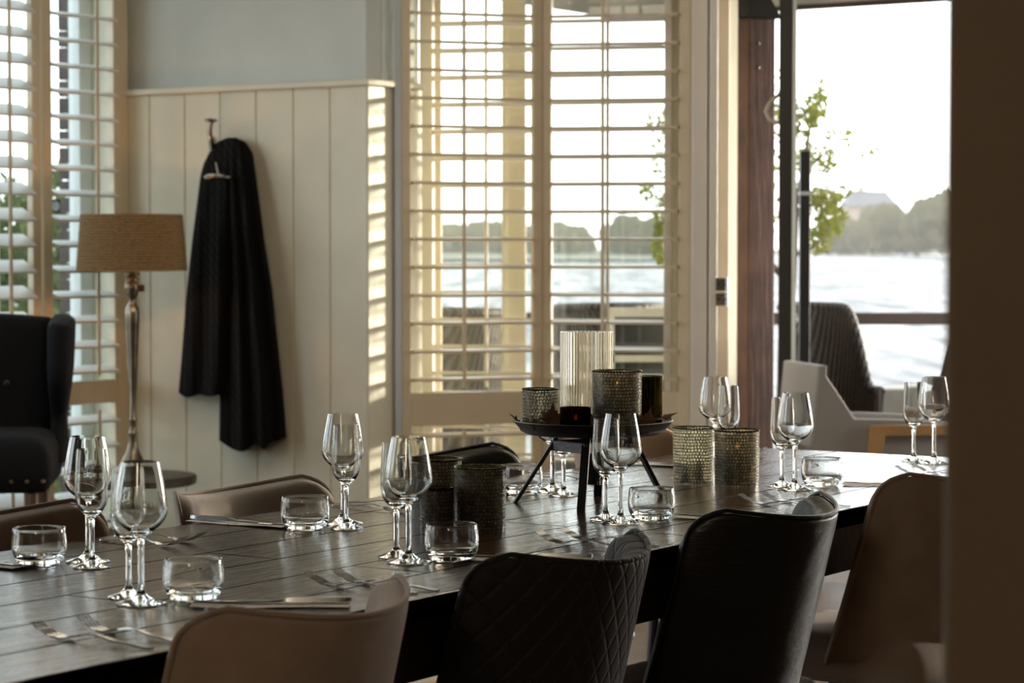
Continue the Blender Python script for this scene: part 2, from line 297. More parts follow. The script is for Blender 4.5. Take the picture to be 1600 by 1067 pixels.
def water():
    m, t = mat('rippled_lake_water')
    d = N(t, 'ShaderNodeBsdfDiffuse'); d.inputs[0].default_value = (.03, .035, .04, 1)
    g = N(t, 'ShaderNodeBsdfGlossy'); g.inputs['Roughness'].default_value = .22; g.inputs['Color'].default_value = (1, .975, .94, 1)
    tc = N(t, 'ShaderNodeTexCoord'); prev = None
    for sc_, st, ds in ((1.1, .8, .12), (5.5, .7, .03)):
        nz = N(t, 'ShaderNodeTexNoise'); nz.inputs['Scale'].default_value = sc_; nz.inputs['Detail'].default_value = 3; t.links.new(tc.outputs['Object'], nz.inputs['Vector'])
        bp = N(t, 'ShaderNodeBump'); bp.inputs['Strength'].default_value = st; bp.inputs['Distance'].default_value = ds; t.links.new(nz.outputs[0], bp.inputs['Height'])
        if prev: t.links.new(prev.outputs[0], bp.inputs['Normal'])
        prev = bp
    t.links.new(prev.outputs[0], g.inputs['Normal'])
    mp = N(t, 'ShaderNodeMapping'); mp.inputs['Scale'].default_value = (1.6, .16, 1); t.links.new(tc.outputs['Object'], mp.inputs[0])
    n2 = N(t, 'ShaderNodeTexNoise'); n2.inputs['Scale'].default_value = .55; n2.inputs['Detail'].default_value = 5; n2.inputs['Roughness'].default_value = .65; t.links.new(mp.outputs[0], n2.inputs['Vector'])
    rr = N(t, 'ShaderNodeMapRange'); rr.inputs[1].default_value = .35; rr.inputs[2].default_value = .65; rr.inputs[3].default_value = .13; rr.inputs[4].default_value = .40
    t.links.new(n2.outputs[0], rr.inputs[0])
    mx = N(t, 'ShaderNodeMixShader'); t.links.new(rr.outputs[0], mx.inputs[0]); t.links.new(d.outputs[0], mx.inputs[1]); t.links.new(g.outputs[0], mx.inputs[2])
    out(t, mx.outputs[0]); return m
M['water'] = water()

# ------------------------------------------------------------------ mesh helpers
class MB:
    def __init__(s): s.v = []; s.f = []; s.uv = None
    def add(s, vs, fs):
        o = len(s.v); s.v += [tuple(q) for q in vs]; s.f += [tuple(i + o for i in f) for f in fs]; return s
    def box(s, c, d, m=None):                       # centre, full size, optional matrix
        x, y, z = d[0] / 2, d[1] / 2, d[2] / 2; c = Vector(c)
        vs = [Vector((i * x, j * y, k * z)) for i in (-1, 1) for j in (-1, 1) for k in (-1, 1)]
        vs = [(m @ q if m else q) + c for q in vs]
        return s.add(vs, [(0, 1, 3, 2), (4, 6, 7, 5), (0, 4, 5, 1), (2, 3, 7, 6), (0, 2, 6, 4), (1, 5, 7, 3)])
    def hexa(s, b, t):                              # four bottom points, four top points
        return s.add(list(b) + list(t), [(3, 2, 1, 0), (4, 5, 6, 7), (0, 1, 5, 4), (1, 2, 6, 5), (2, 3, 7, 6), (3, 0, 4, 7)])
    def obox(s, p0, du, dv, dz):                    # corner and three edge vectors
        p0, du, dv, dz = map(Vector, (p0, du, dv, dz))
        b = [p0, p0 + du, p0 + du + dv, p0 + dv]; return s.hexa(b, [q + dz for q in b])
    def lathe(s, prof, n=32, c=(0, 0, 0), closed=False, rf=None):
        c = Vector(c); vs = []; fs = []; m = len(prof)
        for j in range(n):
            a = 2 * PI * j / n
            for (r, z) in prof:
                rr = rf(a, r, z) if rf else r
                vs.append(c + Vector((rr * math.cos(a), rr * math.sin(a), z)))
        for j in range(n):
            k = (j + 1) % n
            for i in range(m - 1 + (1 if closed else 0)):
                i2 = (i + 1) % m
                fs.append((j * m + i, k * m + i, k * m + i2, j * m + i2))
        if not closed:
            if prof[0][0] > 1e-6: fs.append(tuple(reversed([j * m for j in range(n)])))
            if prof[-1][0] > 1e-6: fs.append(tuple(j * m + m - 1 for j in range(n)))
        return s.add(vs, fs)
    def tube(s, pts, r, n=8, cap=True):
        pts = [Vector(p) for p in pts]; vs = []; fs = []; L = len(pts); prev = None
        for i, p in enumerate(pts):
            d = (pts[min(i + 1, L - 1)] - pts[max(i - 1, 0)]).normalized()
            if prev is None:
                a = d.cross(Vector((0, 0, 1)));  a = a if a.length > .05 else d.cross(Vector((1, 0, 0)))
            else: a = prev - d * prev.dot(d)
            a.normalize(); prev = a; b = d.cross(a); rr = r[i] if isinstance(r, (list, tuple)) else r
            vs += [p + a * rr * math.cos(2 * PI * k / n) + b * rr * math.sin(2 * PI * k / n) for k in range(n)]
        for i in range(L - 1):
            for k in range(n):
                k2 = (k + 1) % n; fs.append((i * n + k, i * n + k2, (i + 1) * n + k2, (i + 1) * n + k))
        if cap: fs.append(tuple(reversed(range(n)))); fs.append(tuple((L - 1) * n + k for k in range(n)))
        return s.add(vs, fs)
    def grid(s, fn, nu, nv, flip=False):
        vs = [fn(i / nu, j / nv) for j in range(nv + 1) for i in range(nu + 1)]; fs = []
        for j in range(nv):
            for i in range(nu):
                a = j * (nu + 1) + i; q = (a, a + 1, a + nu + 2, a + nu + 1); fs.append(tuple(reversed(q)) if flip else q)
        return s.add(vs, fs)
    def slab(s, fa, fb, nu, nv):                    # closed solid between two grids
        o = len(s.v); s.grid(fa, nu, nv, True); s.grid(fb, nu, nv); n1 = (nu + 1) * (nv + 1)
        ring = [i for i in range(nu + 1)] + [j * (nu + 1) + nu for j in range(1, nv + 1)] + [nv * (nu + 1) + i for i in range(nu - 1, -1, -1)] + [j * (nu + 1) for j in range(nv - 1, 0, -1)]
        for q in range(len(ring)):
            a, b = ring[q], ring[(q + 1) % len(ring)]; s.f.append((o + a, o + b, o + n1 + b, o + n1 + a))
        return s
    def prism(s, poly, z0, z1, fn=None):            # polygon (x,y) list, extruded in z
        n = len(poly); g = fn or (lambda x, y, z: Vector((x, y, z)))
        vs = [g(x, y, z0) for x, y in poly] + [g(x, y, z1) for x, y in poly]
        return s.add(vs, [tuple(reversed(range(n))), tuple(range(n, 2 * n))] + [(i, (i + 1) % n, n + (i + 1) % n, n + i) for i in range(n)])
    def build(s, name, m, parent=None, smooth=True, bevel=0, sub=0, loc=None, rz=0, ang=40, uvs=None):
        me = bpy.data.meshes.new(name); me.from_pydata(s.v, [], s.f); me.update()
        bm = bmesh.new(); bm.from_mesh(me); bmesh.ops.recalc_face_normals(bm, faces=bm.faces); bm.to_mesh(me); bm.free()
        me.materials.append(M[m] if isinstance(m, str) else m)
        if smooth:
            me.polygons.foreach_set('use_smooth', [True] * len(me.polygons))
            if hasattr(me, 'set_sharp_from_angle') and not sub: me.set_sharp_from_angle(angle=math.radians(ang))
        if uvs:
            ul = me.uv_layers.new(name='UVMap')
            for lp in me.loops: ul.data[lp.index].uv = uvs(me.vertices[lp.vertex_index].co)
        o = bpy.data.objects.new(name, me); COL.objects.link(o)
        if parent: o.parent = parent
        if loc is not None: o.location = loc
        if rz: o.rotation_euler = (0, 0, rz)
        if bevel:
            b = o.modifiers.new('bevel', 'BEVEL'); b.width = bevel; b.segments = 2; b.limit_method = 'ANGLE'; b.angle_limit = math.radians(35)
        if sub:
            q = o.modifiers.new('sub', 'SUBSURF'); q.levels = sub; q.render_levels = sub
        return o
def tag(o, label, cat, group=None, kind=None):
    if label: o['label'] = label
    if cat: o['category'] = cat
    if group: o['group'] = group
    if kind: o['kind'] = kind
    return o
def struct(o): o['kind'] = 'structure'; return o
def empty(name, loc, rz=0, label=None, cat=None, group=None):
    o = bpy.data.objects.new(name, None); COL.objects.link(o); o.location = loc; o.rotation_euler = (0, 0, rz); o.empty_display_size = .05
    return tag(o, label, cat, group)
def dup(root, loc, rz, label, group=None):
    r = root.copy(); COL.objects.link(r); r.location = loc; r.rotation_euler = (0, 0, rz); r['label'] = label
    if group: r['group'] = group
    for ch in [c for c in ALLCH.get(root.name, [])]:
        c = ch.copy(); COL.objects.link(c); c.parent = r
        for g in ALLCH.get(ch.name, []):
            d = g.copy(); COL.objects.link(d); d.parent = c
    return r
ALLCH = {}
def reg(root):
    ALLCH[root.name] = [o for o in bpy.data.objects if o.parent == root]
    for c in ALLCH[root.name]: ALLCH[c.name] = [o for o in bpy.data.objects if o.parent == c]
def wobj(mb, name, m, **kw): return mb.build(name, m, **kw)

# ------------------------------------------------------------------ room shell
CEIL = 2.78; OW = .95          # outer wall plane (u)
def rbox(mb, u0, u1, v0, v1, z0, z1): return mb.obox(R(u0, v0, z0), U * (u1 - u0), V * (v1 - v0), UP * (z1 - z0))
def fobj(mb, name, m, **kw): return struct(mb.build(name, m, smooth=False, **kw))
fobj(rbox(MB(), -9.2, OW + .15, -.2, 8.2, -.1, 0), 'floor', 'floor')
fobj(rbox(MB(), -9.2, OW + .15, -.2, 8.2, CEIL, CEIL + .1), 'ceiling', 'ceiling')
# back wall: boarded lower part with V grooves, plain upper part set back
WH = 1.872
px_g = [185, 235, 290, 345, 401, 459, 516, 575]
def vpx(px):                    # v coordinate on the boarded wall seen at a photo column
    k = (px - 800) / FPX
    return (k * K.y - K.x) / (V.x - k * V.y)
gv = [0.0] + [vpx(p) for p in px_g[1:-1]]; VC = vpx(575)
prof = [(0, .345)]
prof.append((0, 0))
for g in gv[1:]: prof += [(g - .004, 0), (g - .0015, .007), (g + .0015, .007), (g + .004, 0)]
prof += [(VC - .006, 0), (VC, .006), (VC, .345)]
mb = MB(); mb.prism(prof, 0, WH, lambda a, b, z: R(b, a, z)); fobj(mb, 'wall_back', 'wall_cream')
mb = MB(); rbox(mb, .035, .345, 0, VC - .035, WH, CEIL); fobj(mb, 'wall_upper', 'wall_grey')
mb = MB(); rbox(mb, -.022, .345, 0, VC + .018, WH, WH + .024); o = fobj(mb, 'trim_1', 'wall_cream', bevel=.004)
mb = MB(); rbox(mb, -.014, 0, .0, VC, 0, .12); rbox(mb, 0, .345, VC, VC + .014, 0, .12); fobj(mb, 'baseboard_back', 'wall_cream')
# outer wall with window and door openings
WL = DD(659, 400, 9.74); WL2 = DD(690, 400, 9.74); WR1 = DD(1042, 400, 9.50); WR = DD(1062, 400, 9.49)      # outer window plane
def seg(mb, a, b, z0, z1, th_=.06):
    d = Vector((b.x - a.x, b.y - a.y, 0)); return mb.obox((a.x, a.y, z0), d, Vector((-d.y, d.x, 0)).normalized() * th_, UP * (z1 - z0))
mb = MB()
rbox(mb, OW, OW + .15, 2.16, 8.2, 2.45, CEIL)
rbox(mb, OW, OW + .15, 4.15, 4.6, 0, 2.62); rbox(mb, OW, OW + .15, 6.2, 8.2, 0, 2.62)
e0 = R(.33, VC - .10); seg(mb, e0, DD(655, 400, 9.80), 0, CEIL, .05)
e1 = R(.33, .0); seg(mb, R(.30, -.1), e0, 0, CEIL, .05)
seg(mb, WL, WR, 2.62, CEIL, .1); seg(mb, WL, WR, 0, .10, .1); seg(mb, DD(1058, 400, 9.50), R(OW + .05, 2.2), 0, CEIL, .08)
fobj(mb, 'wall_outer', 'wall_cream')
# left wall with three windows
ops = [(-1.16, -.05), (-3.3, -1.5), (-5.6, -3.7), (-8.0, -6.0)]
mb = MB(); prev = OW + .15
for a, b in ops:
    rbox(mb, b, prev, -.2, 0, 0, CEIL); rbox(mb, a, b, -.2, 0, 0, .1); rbox(mb, a, b, -.2, 0, 2.66, CEIL); prev = a
rbox(mb, -9.2, prev, -.2, 0, 0, CEIL); fobj(mb, 'wall_left', 'wall_cream')
mb = MB(); rbox(mb, -9.2, OW + .15, 8.0, 8.2, 0, CEIL); fobj(mb, 'wall_right', 'dark_wall')
mb = MB(); rbox(mb, -9.2, -9.0, 0, 8.0, 0, CEIL); fobj(mb, 'wall_rear', 'dark_wall')
mb = MB()
for q in (4.6, 5.37, 6.14): rbox(mb, OW + .04, OW + .10, q, q + .06, 0, 2.62)
rbox(mb, OW + .04, OW + .10, 4.66, 6.14, 0, .08); rbox(mb, OW + .04, OW + .10, 4.66, 6.14, 2.54, 2.62); fobj(mb, 'window_6', 'paint_cream')
for i, (a, b) in enumerate(ops[1:]):
    mb = MB()
    for q in (a, (a + b) / 2 - .03, b - .06): rbox(mb, q, q + .06, -.12, -.06, .1, 2.66)
    rbox(mb, a, b, -.12, -.06, .1, .16); rbox(mb, a, b, -.12, -.06, 2.6, 2.66); rbox(mb, a, b, -.12, -.06, 1.0, 1.05)
    fobj(mb, 'window_%d' % (i + 3), 'paint_cream')
# near wall pier at the right edge of the view
mb = MB(); mb.obox((.2863, 1.60, 0), (.5, -.05, 0), (.08, .30, 0), (0, 0, CEIL)); o = fobj(mb, 'wall_pier', 'dark_wall', bevel=.006)

# ------------------------------------------------------------------ shutters
def shutter(name, p0, p1, z0, z1, pitch, zref, label, group, mid=None, rod=.5, tilt=0, stile=.05, slat=.09, th=.013, rail=.13, zbot=None, m='paint_cream', sm=None, stile2=None, cat='shutter', kids=True, bottom_rail=.10):
    p0 = Vector((p0[0], p0[1], 0)); p1 = Vector((p1[0], p1[1], 0)); d = (p1 - p0); L = d.length; ang = math.atan2(d.y, d.x)
    r = empty(name, (p0.x, p0.y, z0), ang, label, cat, group); H = z1 - z0; s2 = stile2 or stile
    for a, b, in ((0, stile), (L - s2, L)):
        mb = MB(); mb.box(((a + b) / 2, 0, H / 2), (b - a, .032, H)); mb.build('stile', m, r, smooth=False, bevel=.004)
    rails = [(0, bottom_rail), (H - .09, H)] + ([(mid[0] - z0, mid[1] - z0)] if mid else [])
    for a, b in rails:
        mb = MB(); mb.box((L / 2, 0, (a + b) / 2), (L - stile - s2, .028, b - a)); mb.build('rail', m, r, smooth=False, bevel=.003)
    i0 = math.ceil((z0 + bottom_rail - zref) / pitch); i1 = int((z1 - .09 - zref) / pitch)
    M4 = Matrix.Rotation(tilt, 3, 'X')
    n = 0
    for i in range(i0, i1 + 1):
        z = zref + i * pitch
        if mid and mid[0] - .03 < z < mid[1] + .03: continue
        if z < z0 + bottom_rail + .02 or z > z1 - .11: continue
        mb = MB(); pr = [(-slat / 2, -th * .36), (-slat / 2, th * .36), (0, th / 2), (slat / 2, th * .3), (slat / 2, -th * .3), (0, -th / 2)]
        vs = []
        for xx in (stile + .003, L - s2 - .003):
            for (a, b) in pr: vs.append(M4 @ Vector((0, a, b)) + Vector((xx, 0, z - z0)))
        mb.add(vs, [(5, 4, 3, 2, 1, 0), (6, 7, 8, 9, 10, 11)] + [(k, (k + 1) % 6, 6 + (k + 1) % 6, 6 + k) for k in range(6)])
        mb.build('louvre', sm or m, r, ang=30); n += 1
    if rod is not None:
        zz0 = (mid[1] if mid else z0 + bottom_rail) - z0 + .02
        mb = MB(); mb.box((L * rod, -slat / 2 - .006, (zz0 + H - .12) / 2), (.014, .010, H - .12 - zz0)); mb.build('tilt_rod', m, r, smooth=False, bevel=.003)
        if mid:
            mb = MB(); mb.box((L * rod, -slat / 2 - .006, (.14 + mid[0] - z0 - .02) / 2), (.014, .010, mid[0] - z0 - .16)); mb.build('tilt_rod', m, r, smooth=False, bevel=.003)
    return r
P1 = DD(626, 400, 9.15); P2 = DD(845, 400, 9.33); P3 = DD(847, 400, 9.34); P4 = DD(1080, 400, 9.24)
pitch_c = 43.6 * 9.24 / FPX
zr = DD(735, 373.5, 9.25).z
G1 = 'cream shutter panels over the lake window'
midc = (DD(735, 663, 9.25).z, DD(735, 612, 9.25).z)
shutter('window_shutter', P1, P2, .06, 2.60, pitch_c, zr, 'cream louvred shutter panel beside the lit wall corner, left one over the lake window', G1, mid=midc, rod=.42, stile=.037, stile2=.036, tilt=math.radians(3))
shutter('window_shutter', P3, P4, .06, 2.60, pitch_c, zr, 'cream louvred shutter panel next to the open doorway, right one over the lake window', G1, mid=midc, rod=.42, stile=.036, stile2=.046, tilt=math.radians(2))
# second, outer louvred layer standing in the window reveal
Q1 = DD(657, 400, 9.66); Q2 = DD(1050, 400, 9.43)
LL = (Q2 - Q1).length
shutter('outer_shutter', (Q1.x, Q1.y), (Q1.x + (Q2.x - Q1.x) * .50, Q1.y + (Q2.y - Q1.y) * .50), .12, 2.58, pitch_c, zr, 'pale louvred layer behind the left cream shutter, against the window glass', 'louvred layers against the window glass', mid=(midc[0] - .0, midc[1] - .02), rod=.55, stile=.055, stile2=.02, tilt=math.radians(-9), slat=.065, m='paint_white', bottom_rail=.06, th=.012)
shutter('outer_shutter', (Q1.x + (Q2.x - Q1.x) * .51, Q1.y + (Q2.y - Q1.y) * .51), (Q2.x, Q2.y), .12, 2.58, pitch_c, zr, 'pale louvred layer behind the right cream shutter, against the window glass', 'louvred layers against the window glass', mid=(midc[0], midc[1] - .02), rod=.5, stile=.02, stile2=.03, tilt=math.radians(-3), slat=.065, m='paint_white', bottom_rail=.06, th=.012)
# window frame and glass behind
mb = MB(); seg(mb, WL, WL2, .1, 2.62); seg(mb, WR1, WR, .1, 2.62); seg(mb, WL2, WR1, .1, .17); seg(mb, WL2, WR1, 2.55, 2.62)
win1 = fobj(mb, 'window_1', 'paint_cream', bevel=.004)
o_ = Vector((0, .028, 0)); mb = MB(); seg(mb, WL2 + o_, WR1 + o_, .17, 2.55, .004); mb.build('window_pane', 'pane', win1, smooth=False)
# side post of the folded shutters against the lit wall
mb = MB(); a = DD(617, 400, 9.12); b = DD(627, 400, 9.13)
mb.obox((a.x, a.y, 0), (b.x - a.x, b.y - a.y, 0), (.01, .05, 0), (0, 0, 2.62)); fobj(mb, 'trim_2', 'paint_blue')
# door casing: stepped boards with a hinge
def casing(x0, x1, Z, th, name, m):
    a = DD(x0, 400, Z); b = DD(x1, 400, Z - (x1 - x0) / FPX * Z * .12)
    mb = MB(); mb.obox((a.x, a.y, 0), (b.x - a.x, b.y - a.y, 0), (0, th, 0), (0, 0, 2.62)); return fobj(mb, name, m, bevel=.004)
casing(1081, 1105, 9.16, .09, 'trim_3', 'paint_white')
casing(1104, 1109, 9.20, .06, 'trim_4', 'paint_cream')
casing(1108, 1121, 9.13, .12, 'trim_5', 'paint_white')
casing(1120, 1139, 9.20, .16, 'trim_6', 'paint_cream')
mb = MB(); rbox(mb, OW, OW + .15, 2.12, 2.20, 0, 2.62); fobj(mb, 'trim_7', 'paint_cream')
hg = empty('door_hinge', DD(1127, 456, 9.12), 0, 'zinc butt hinge screwed to the cream door casing', 'hinge')
for sz in (1, -1):
    mb = MB(); mb.box((.0, 0, sz * .028), (.044, .006, .050)); lf = mb.build('hinge_leaf', 'steel', hg, smooth=False, bevel=.002)
    mb = MB()
    for sx in (-.012, .012): mb.lathe([(0, -.001), (.005, -.001), (.004, .002), (0, .002)], 10, (sx, 0, 0))
    for i, q in enumerate(mb.v): mb.v[i] = (q[0], -q[2] - .004, q[1] + sz * .028)
    mb.build('screw', 'black_metal', hg)
mb = MB(); mb.tube([(.021, -.006, -.055), (.021, -.006, .055)], .006, 10); mb.build('hinge_pin', 'steel', hg)

# left window: two shutter panels on the left wall
pitch_l = .0985
def lw(u, v=.03): q = R(u, v); return (q.x, q.y)
G2 = 'cream shutter panels of the left window'
zl = DD(100, 381, 9.45).z
mL = (DD(150, 628, 9.6).z, DD(150, 592, 9.6).z)
shutter('window_shutter', lw(-.475, .045), lw(-.045, .045), .06, 2.64, pitch_l, zl, 'cream louvred shutter panel behind the brass lamp, right one of the left window', G2, mid=mL, sm='slat_skylit', rod=.60, stile=.045, stile2=.04, tilt=math.radians(13))
shutter('window_shutter', lw(-.93, .045), lw(-.49, .045), .06, 2.64, pitch_l, zl + .012, 'cream louvred shutter panel above the black wing chair at the left edge', G2, mid=mL, sm='slat_skylit', rod=.55, stile=.045, stile2=.045, tilt=math.radians(30))
mb = MB()
for a, b in ((-1.16, -1.09), (-.62, -.56), (-.12, -.05)): rbox(mb, a, b, -.15, -.09, .1, 2.66)
rbox(mb, -1.09, -.12, -.15, -.09, .1, .18); rbox(mb, -1.09, -.12, -.15, -.09, 2.58, 2.66)
win2 = fobj(mb, 'window_2', 'grey_frame', bevel=.004)
mb = MB(); rbox(mb, -1.09, -.62, -.122, -.118, .18, 2.58); mb.build('window_pane', 'pane', win2, smooth=False)
mb = MB(); rbox(mb, -.56, -.12, -.122, -.118, .18, 2.58); mb.build('window_pane', 'pane', win2, smooth=False)
mb = MB(); rbox(mb, -.05, .0, 0, .06, 0, 2.7); fobj(mb, 'trim_8', 'paint_cream', bevel=.004)
# round thermometer on the glass
th = empty('window_thermometer', R(-.30, -.06, DD(114, 322, 9.5).z), RA, 'small black square dial thermometer on the left window behind the louvres', 'thermometer')
mb = MB(); mb.box((0, 0, 0), (.06, .012, .055)); mb.build('case', 'black_metal', th, smooth=False, bevel=.003)
mb = MB(); mb.lathe([(0, 0), (.02, 0), (.02, .004), (0, .004)], 24); mb.v = [(q[0], -q[2] - .007, q[1]) for q in mb.v]; mb.build('dial', 'paint_blue', th)
for q in ALLCH: pass

# ------------------------------------------------------------------ dining table
S0, S1 = -1.25, 3.46; W0, W1 = -.028, .885
tb = empty('dining_table', T(S0, W0, 0), RA, 'long dark brown plank dining table set for a meal', 'table')
L = S1 - S0; Wd = W1 - W0
mb = MB(); mb.box((L / 2, Wd / 2, TZ - .0175), (L, Wd, .035)); mb.build('tabletop', 'table', tb, smooth=False, bevel=.005)
mb = MB()
mb.box((L / 2, .06, TZ - .035 - .05), (L - .2, .03, .10)); mb.box((L / 2, Wd - .06, TZ - .085), (L - .2, .03, .10))
mb.box((.115, Wd / 2, TZ - .085), (.03, Wd - .12, .10)); mb.box((L - .115, Wd / 2, TZ - .085), (.03, Wd - .12, .10)); mb.build('apron', 'dark_wood', tb, smooth=False, bevel=.003)
for x in (.5, L - .075):
    for y in (.16, Wd - .16):
        mb = MB(); mb.box((x, y, (TZ - .135) / 2), (.10, .10, TZ - .135)); mb.build('leg', 'dark_wood', tb, smooth=False, bevel=.006)

# ------------------------------------------------------------------ dining chairs
def make_chair(loc, rz, m, label, group, top=.815, W=.435, D=.14, Tk=.05, lean=.14, seat_m=None, pip=None, legm='black_metal', rc=.045, bow=-.03):
    r = empty('dining_chair', loc, rz, label, 'chair', group)     # local +y is the way the sitter faces
    zb = .44
    def hw(z):
        h = W / 2 * (1.06 - .06 * min(1, (z - zb) / .36)); d = top - z
        if d < rc: h -= rc - math.sqrt(max(0, rc * rc - (rc - d) ** 2))
        return h
    def surf(a, b, t):
        z = zb + (top - zb) * (1 - (1 - b) ** 1.35)
        h = hw(min(z, top - .001)); x = h * (2 * a - 1)
        q = abs(x) / (W / 2)
        y = -lean * (z - zb) + D * q ** 2.2
        edge = min(1, (1 - abs(2 * a - 1)) * 5, (1 - b) * 6 + .12)
        edge = math.sqrt(max(0, 1 - (1 - edge) ** 2))
        if t == 0: y += .006 * (1 - edge)
        else:
            y += .012 + (Tk - .012) * (.35 + .65 * edge); z -= .008 * (1 - edge)
            x *= 1 - .02
        return Vector((x, y, z - bow * q * q * (1 if z > top - .2 else 0) * (b ** 2)))
    mb = MB(); mb.slab(lambda a, b: surf(a, b, 0), lambda a, b: surf(a, b, 1), 28, 18)
    back = mb.build('backrest', m, r, sub=1)
    path = [surf(0, b / 24, 0) for b in range(25)] + [surf(a / 20, 1, 0) for a in range(1, 20)] + [surf(1, 1 - b / 24, 0) for b in range(25)]
    mb = MB(); mb.tube([p + Vector((0, .002, .001)) for p in path], .0042, 8); mb.build('piping', pip or m, back)
    def st(a, b, t):
        x = (2 * a - 1); y = (2 * b - 1); k = .205
        e = min(1, (1 - abs(x)) * 4, (1 - abs(y)) * 4); e = math.sqrt(max(0, 1 - (1 - e) ** 2))
        sx = x * k * (1 - .06 * y * y * abs(x)); sy = y * .225 * (1 - .06 * x * x) + .19
        return Vector((sx, sy, .405 - .012 * e if t == 0 else .425 + .065 * e))
    mb = MB(); mb.slab(lambda a, b: st(a, b, 0), lambda a, b: st(a, b, 1), 14, 14); mb.build('seat', seat_m or m, r, sub=1)
    for sx in (-1, 1):
        for yy, dy in ((.34, .03), (.03, -.06)):
            mb = MB(); mb.tube([(sx * .17, yy, .40), (sx * .21, yy + dy, 0)], [.016, .010], 10); mb.build('leg', legm, r)
    return r
GN = 'upholstered dining chairs on the near side of the table'; GF = 'upholstered dining chairs on the far side of the table'
def near(s, off=.10): return T(s, W0 - off + .07, 0)
def far(s, off=.10): return T(s, W1 + off - .07, 0)
make_chair(near(.465, .17), RA, 'taupe', 'taupe woven dining chair seen from behind, leftmost in the near row', GN, top=.797, lean=.25)
make_chair(near(1.11, .17), RA, 'quilt', 'charcoal quilted dining chair in the middle of the near row', GN, top=.797, lean=.25)
make_chair(near(1.775, .17), RA, 'black_leather', 'black leather dining chair with seamed edges in the near row', GN, top=.802, lean=.25)
make_chair(near(2.53, .17), RA, 'taupe', 'brown plain backed dining chair against the dark wall pier', GN, top=.805, lean=.25)
make_chair(far(.98, .21), RA + PI, 'brown_velvet', 'brown velvet dining chair at the left edge across the table', GF, D=.12, top=.79, lean=.22, W=.46)
make_chair(far(1.65, .21), RA + PI, 'taupe_grey', 'grey taupe suede dining chair below the hanging blanket', GF, D=.12, top=.782, lean=.22, W=.46)
make_chair(far(2.36, .21), RA + PI, 'black_leather', 'black leather dining chair in front of the left lake shutter', GF, D=.12, top=.80, lean=.22, W=.46)
make_chair(far(3.11, .21), RA + PI, 'tan', 'tan dining chair behind the candle tray', GF, D=.12, top=.80, lean=.22, W=.46)

# ------------------------------------------------------------------ drinking glasses
def big_prof():
    o = [(0, 0), (.034, 0), (.0365, .001), (.0365, .0022), (.028, .0048), (.016, .008), (.009, .013), (.0055, .020), (.0048, .030), (.0046, .060), (.0047, .085), (.0055, .094), (.009, .0995),
         (.018, .1055), (.027, .1125), (.034, .1205), (.0380, .128), (.0393, .134), (.0392, .141), (.0372, .156), (.0335, .178), (.0292, .200), (.0280, .2055)]
    i = [(.0270, .2055), (.0282, .199), (.0324, .178), (.0361, .156), (.0380, .141), (.0380, .1345), (.0366, .1295), (.0325, .122), (.0250, .1145), (.0160, .1085), (.007, .1050), (0, .1045)]
    return o + i
def small_prof():
    o = [(0, 0), (.028, 0), (.0305, .001), (.0305, .002), (.023, .0045), (.013, .0075), (.0075, .012), (.0050, .019), (.0044, .03), (.0044, .055), (.0047, .072), (.0062, .0805), (.0115, .0855),
         (.0185, .0920), (.0235, .1010), (.0260, .113), (.0264, .125), (.0255, .150), (.0236, .183), (.0232, .190)]
    i = [(.0223, .190), (.0227, .183), (.0245, .150), (.0253, .125), (.0248, .114), (.0222, .1030), (.0170, .0945), (.009, .0895), (0, .0885)]
    return o + i
def tumb_prof():
    o = [(0, .001), (.026, .0005), (.033, .001), (.0375, .006), (.0425, .016), (.0446, .027), (.0446, .038), (.0433, .052), (.0424, .0595), (.0418, .0605)]
    i = [(.0408, .0600), (.0409, .052), (.0426, .038), (.0425, .027), (.0400, .0185), (.034, .0135), (.02, .0125), (0, .0125)]
    return o + i
def lettering(parent, txt, z0, size, ang0, rfun, m):
    cu = bpy.data.curves.new('txt', 'FONT'); cu.body = txt; cu.size = size; cu.extrude = .00008; cu.space_character = 1.25
    to = bpy.data.objects.new('txt', cu); COL.objects.link(to)
    me = bpy.data.meshes.new_from_object(to); COL.objects.unlink(to); bpy.data.objects.remove(to)
    for vtx in me.vertices:
        x, y, d = vtx.co; z = z0 + y; r = rfun(z) + .0002 + d; a = ang0 + x / r
        vtx.co = (r * math.cos(a), r * math.sin(a), z)
    me.name = 'etched_lettering'; me.materials.clear(); me.materials.append(M[m])
    o = bpy.data.objects.new('etched_lettering', me); COL.objects.link(o); o.parent = parent; return o
def rb(z): return .0392 + (z - .141) * (.0372 - .0392) / .015
GB = 'large angular wine glasses on the table'; GS = 'small tulip wine glasses on the table'; GT = 'low water tumblers on the table'
def proto_big(loc, label):
    r = empty('wine_glass', loc, 0, label, 'glass', GB)
    mb = MB(); mb.lathe(big_prof(), 56); mb.build('glass_body', 'glass', r, ang=50)
    lettering(r, 'CEL', .1435, .0105, -.80, rb, 'etch'); reg(r); return r
def one(prof, name, loc, label, group):
    mb = MB(); mb.lathe(prof, 56); o = mb.build(name, 'glass', None, ang=50, loc=loc); return tag(o, label, 'glass', group)
VD = math.atan2(V.y, V.x)
E0 = .0005
bigs = [
 (.548, .273, 1, 'large empty wine glass standing nearest the front left tumbler'),
 (1.132, .221, 1, 'large empty wine glass in front of the left mosaic candle holders'),
 (1.800, .219, 1, 'large empty wine glass in front of the black tray stand'),
 (2.543, .234, 1, 'large empty wine glass right of the two right mosaic candle holders'),
 (3.282, .240, 1, 'large empty wine glass half hidden by the dark wall pier'),
 (.850, .662, -1, 'large empty wine glass in front of the black wing chair'),
 (1.507, .643, -1, 'large empty wine glass before the boarded wall, below the blanket hem'),
 (2.226, .641, -1, 'large empty wine glass seen under the tray between its legs'),
 (2.995, .674, -1, 'large empty wine glass rising behind the right mosaic holders, in front of the door casing')]
pb = None
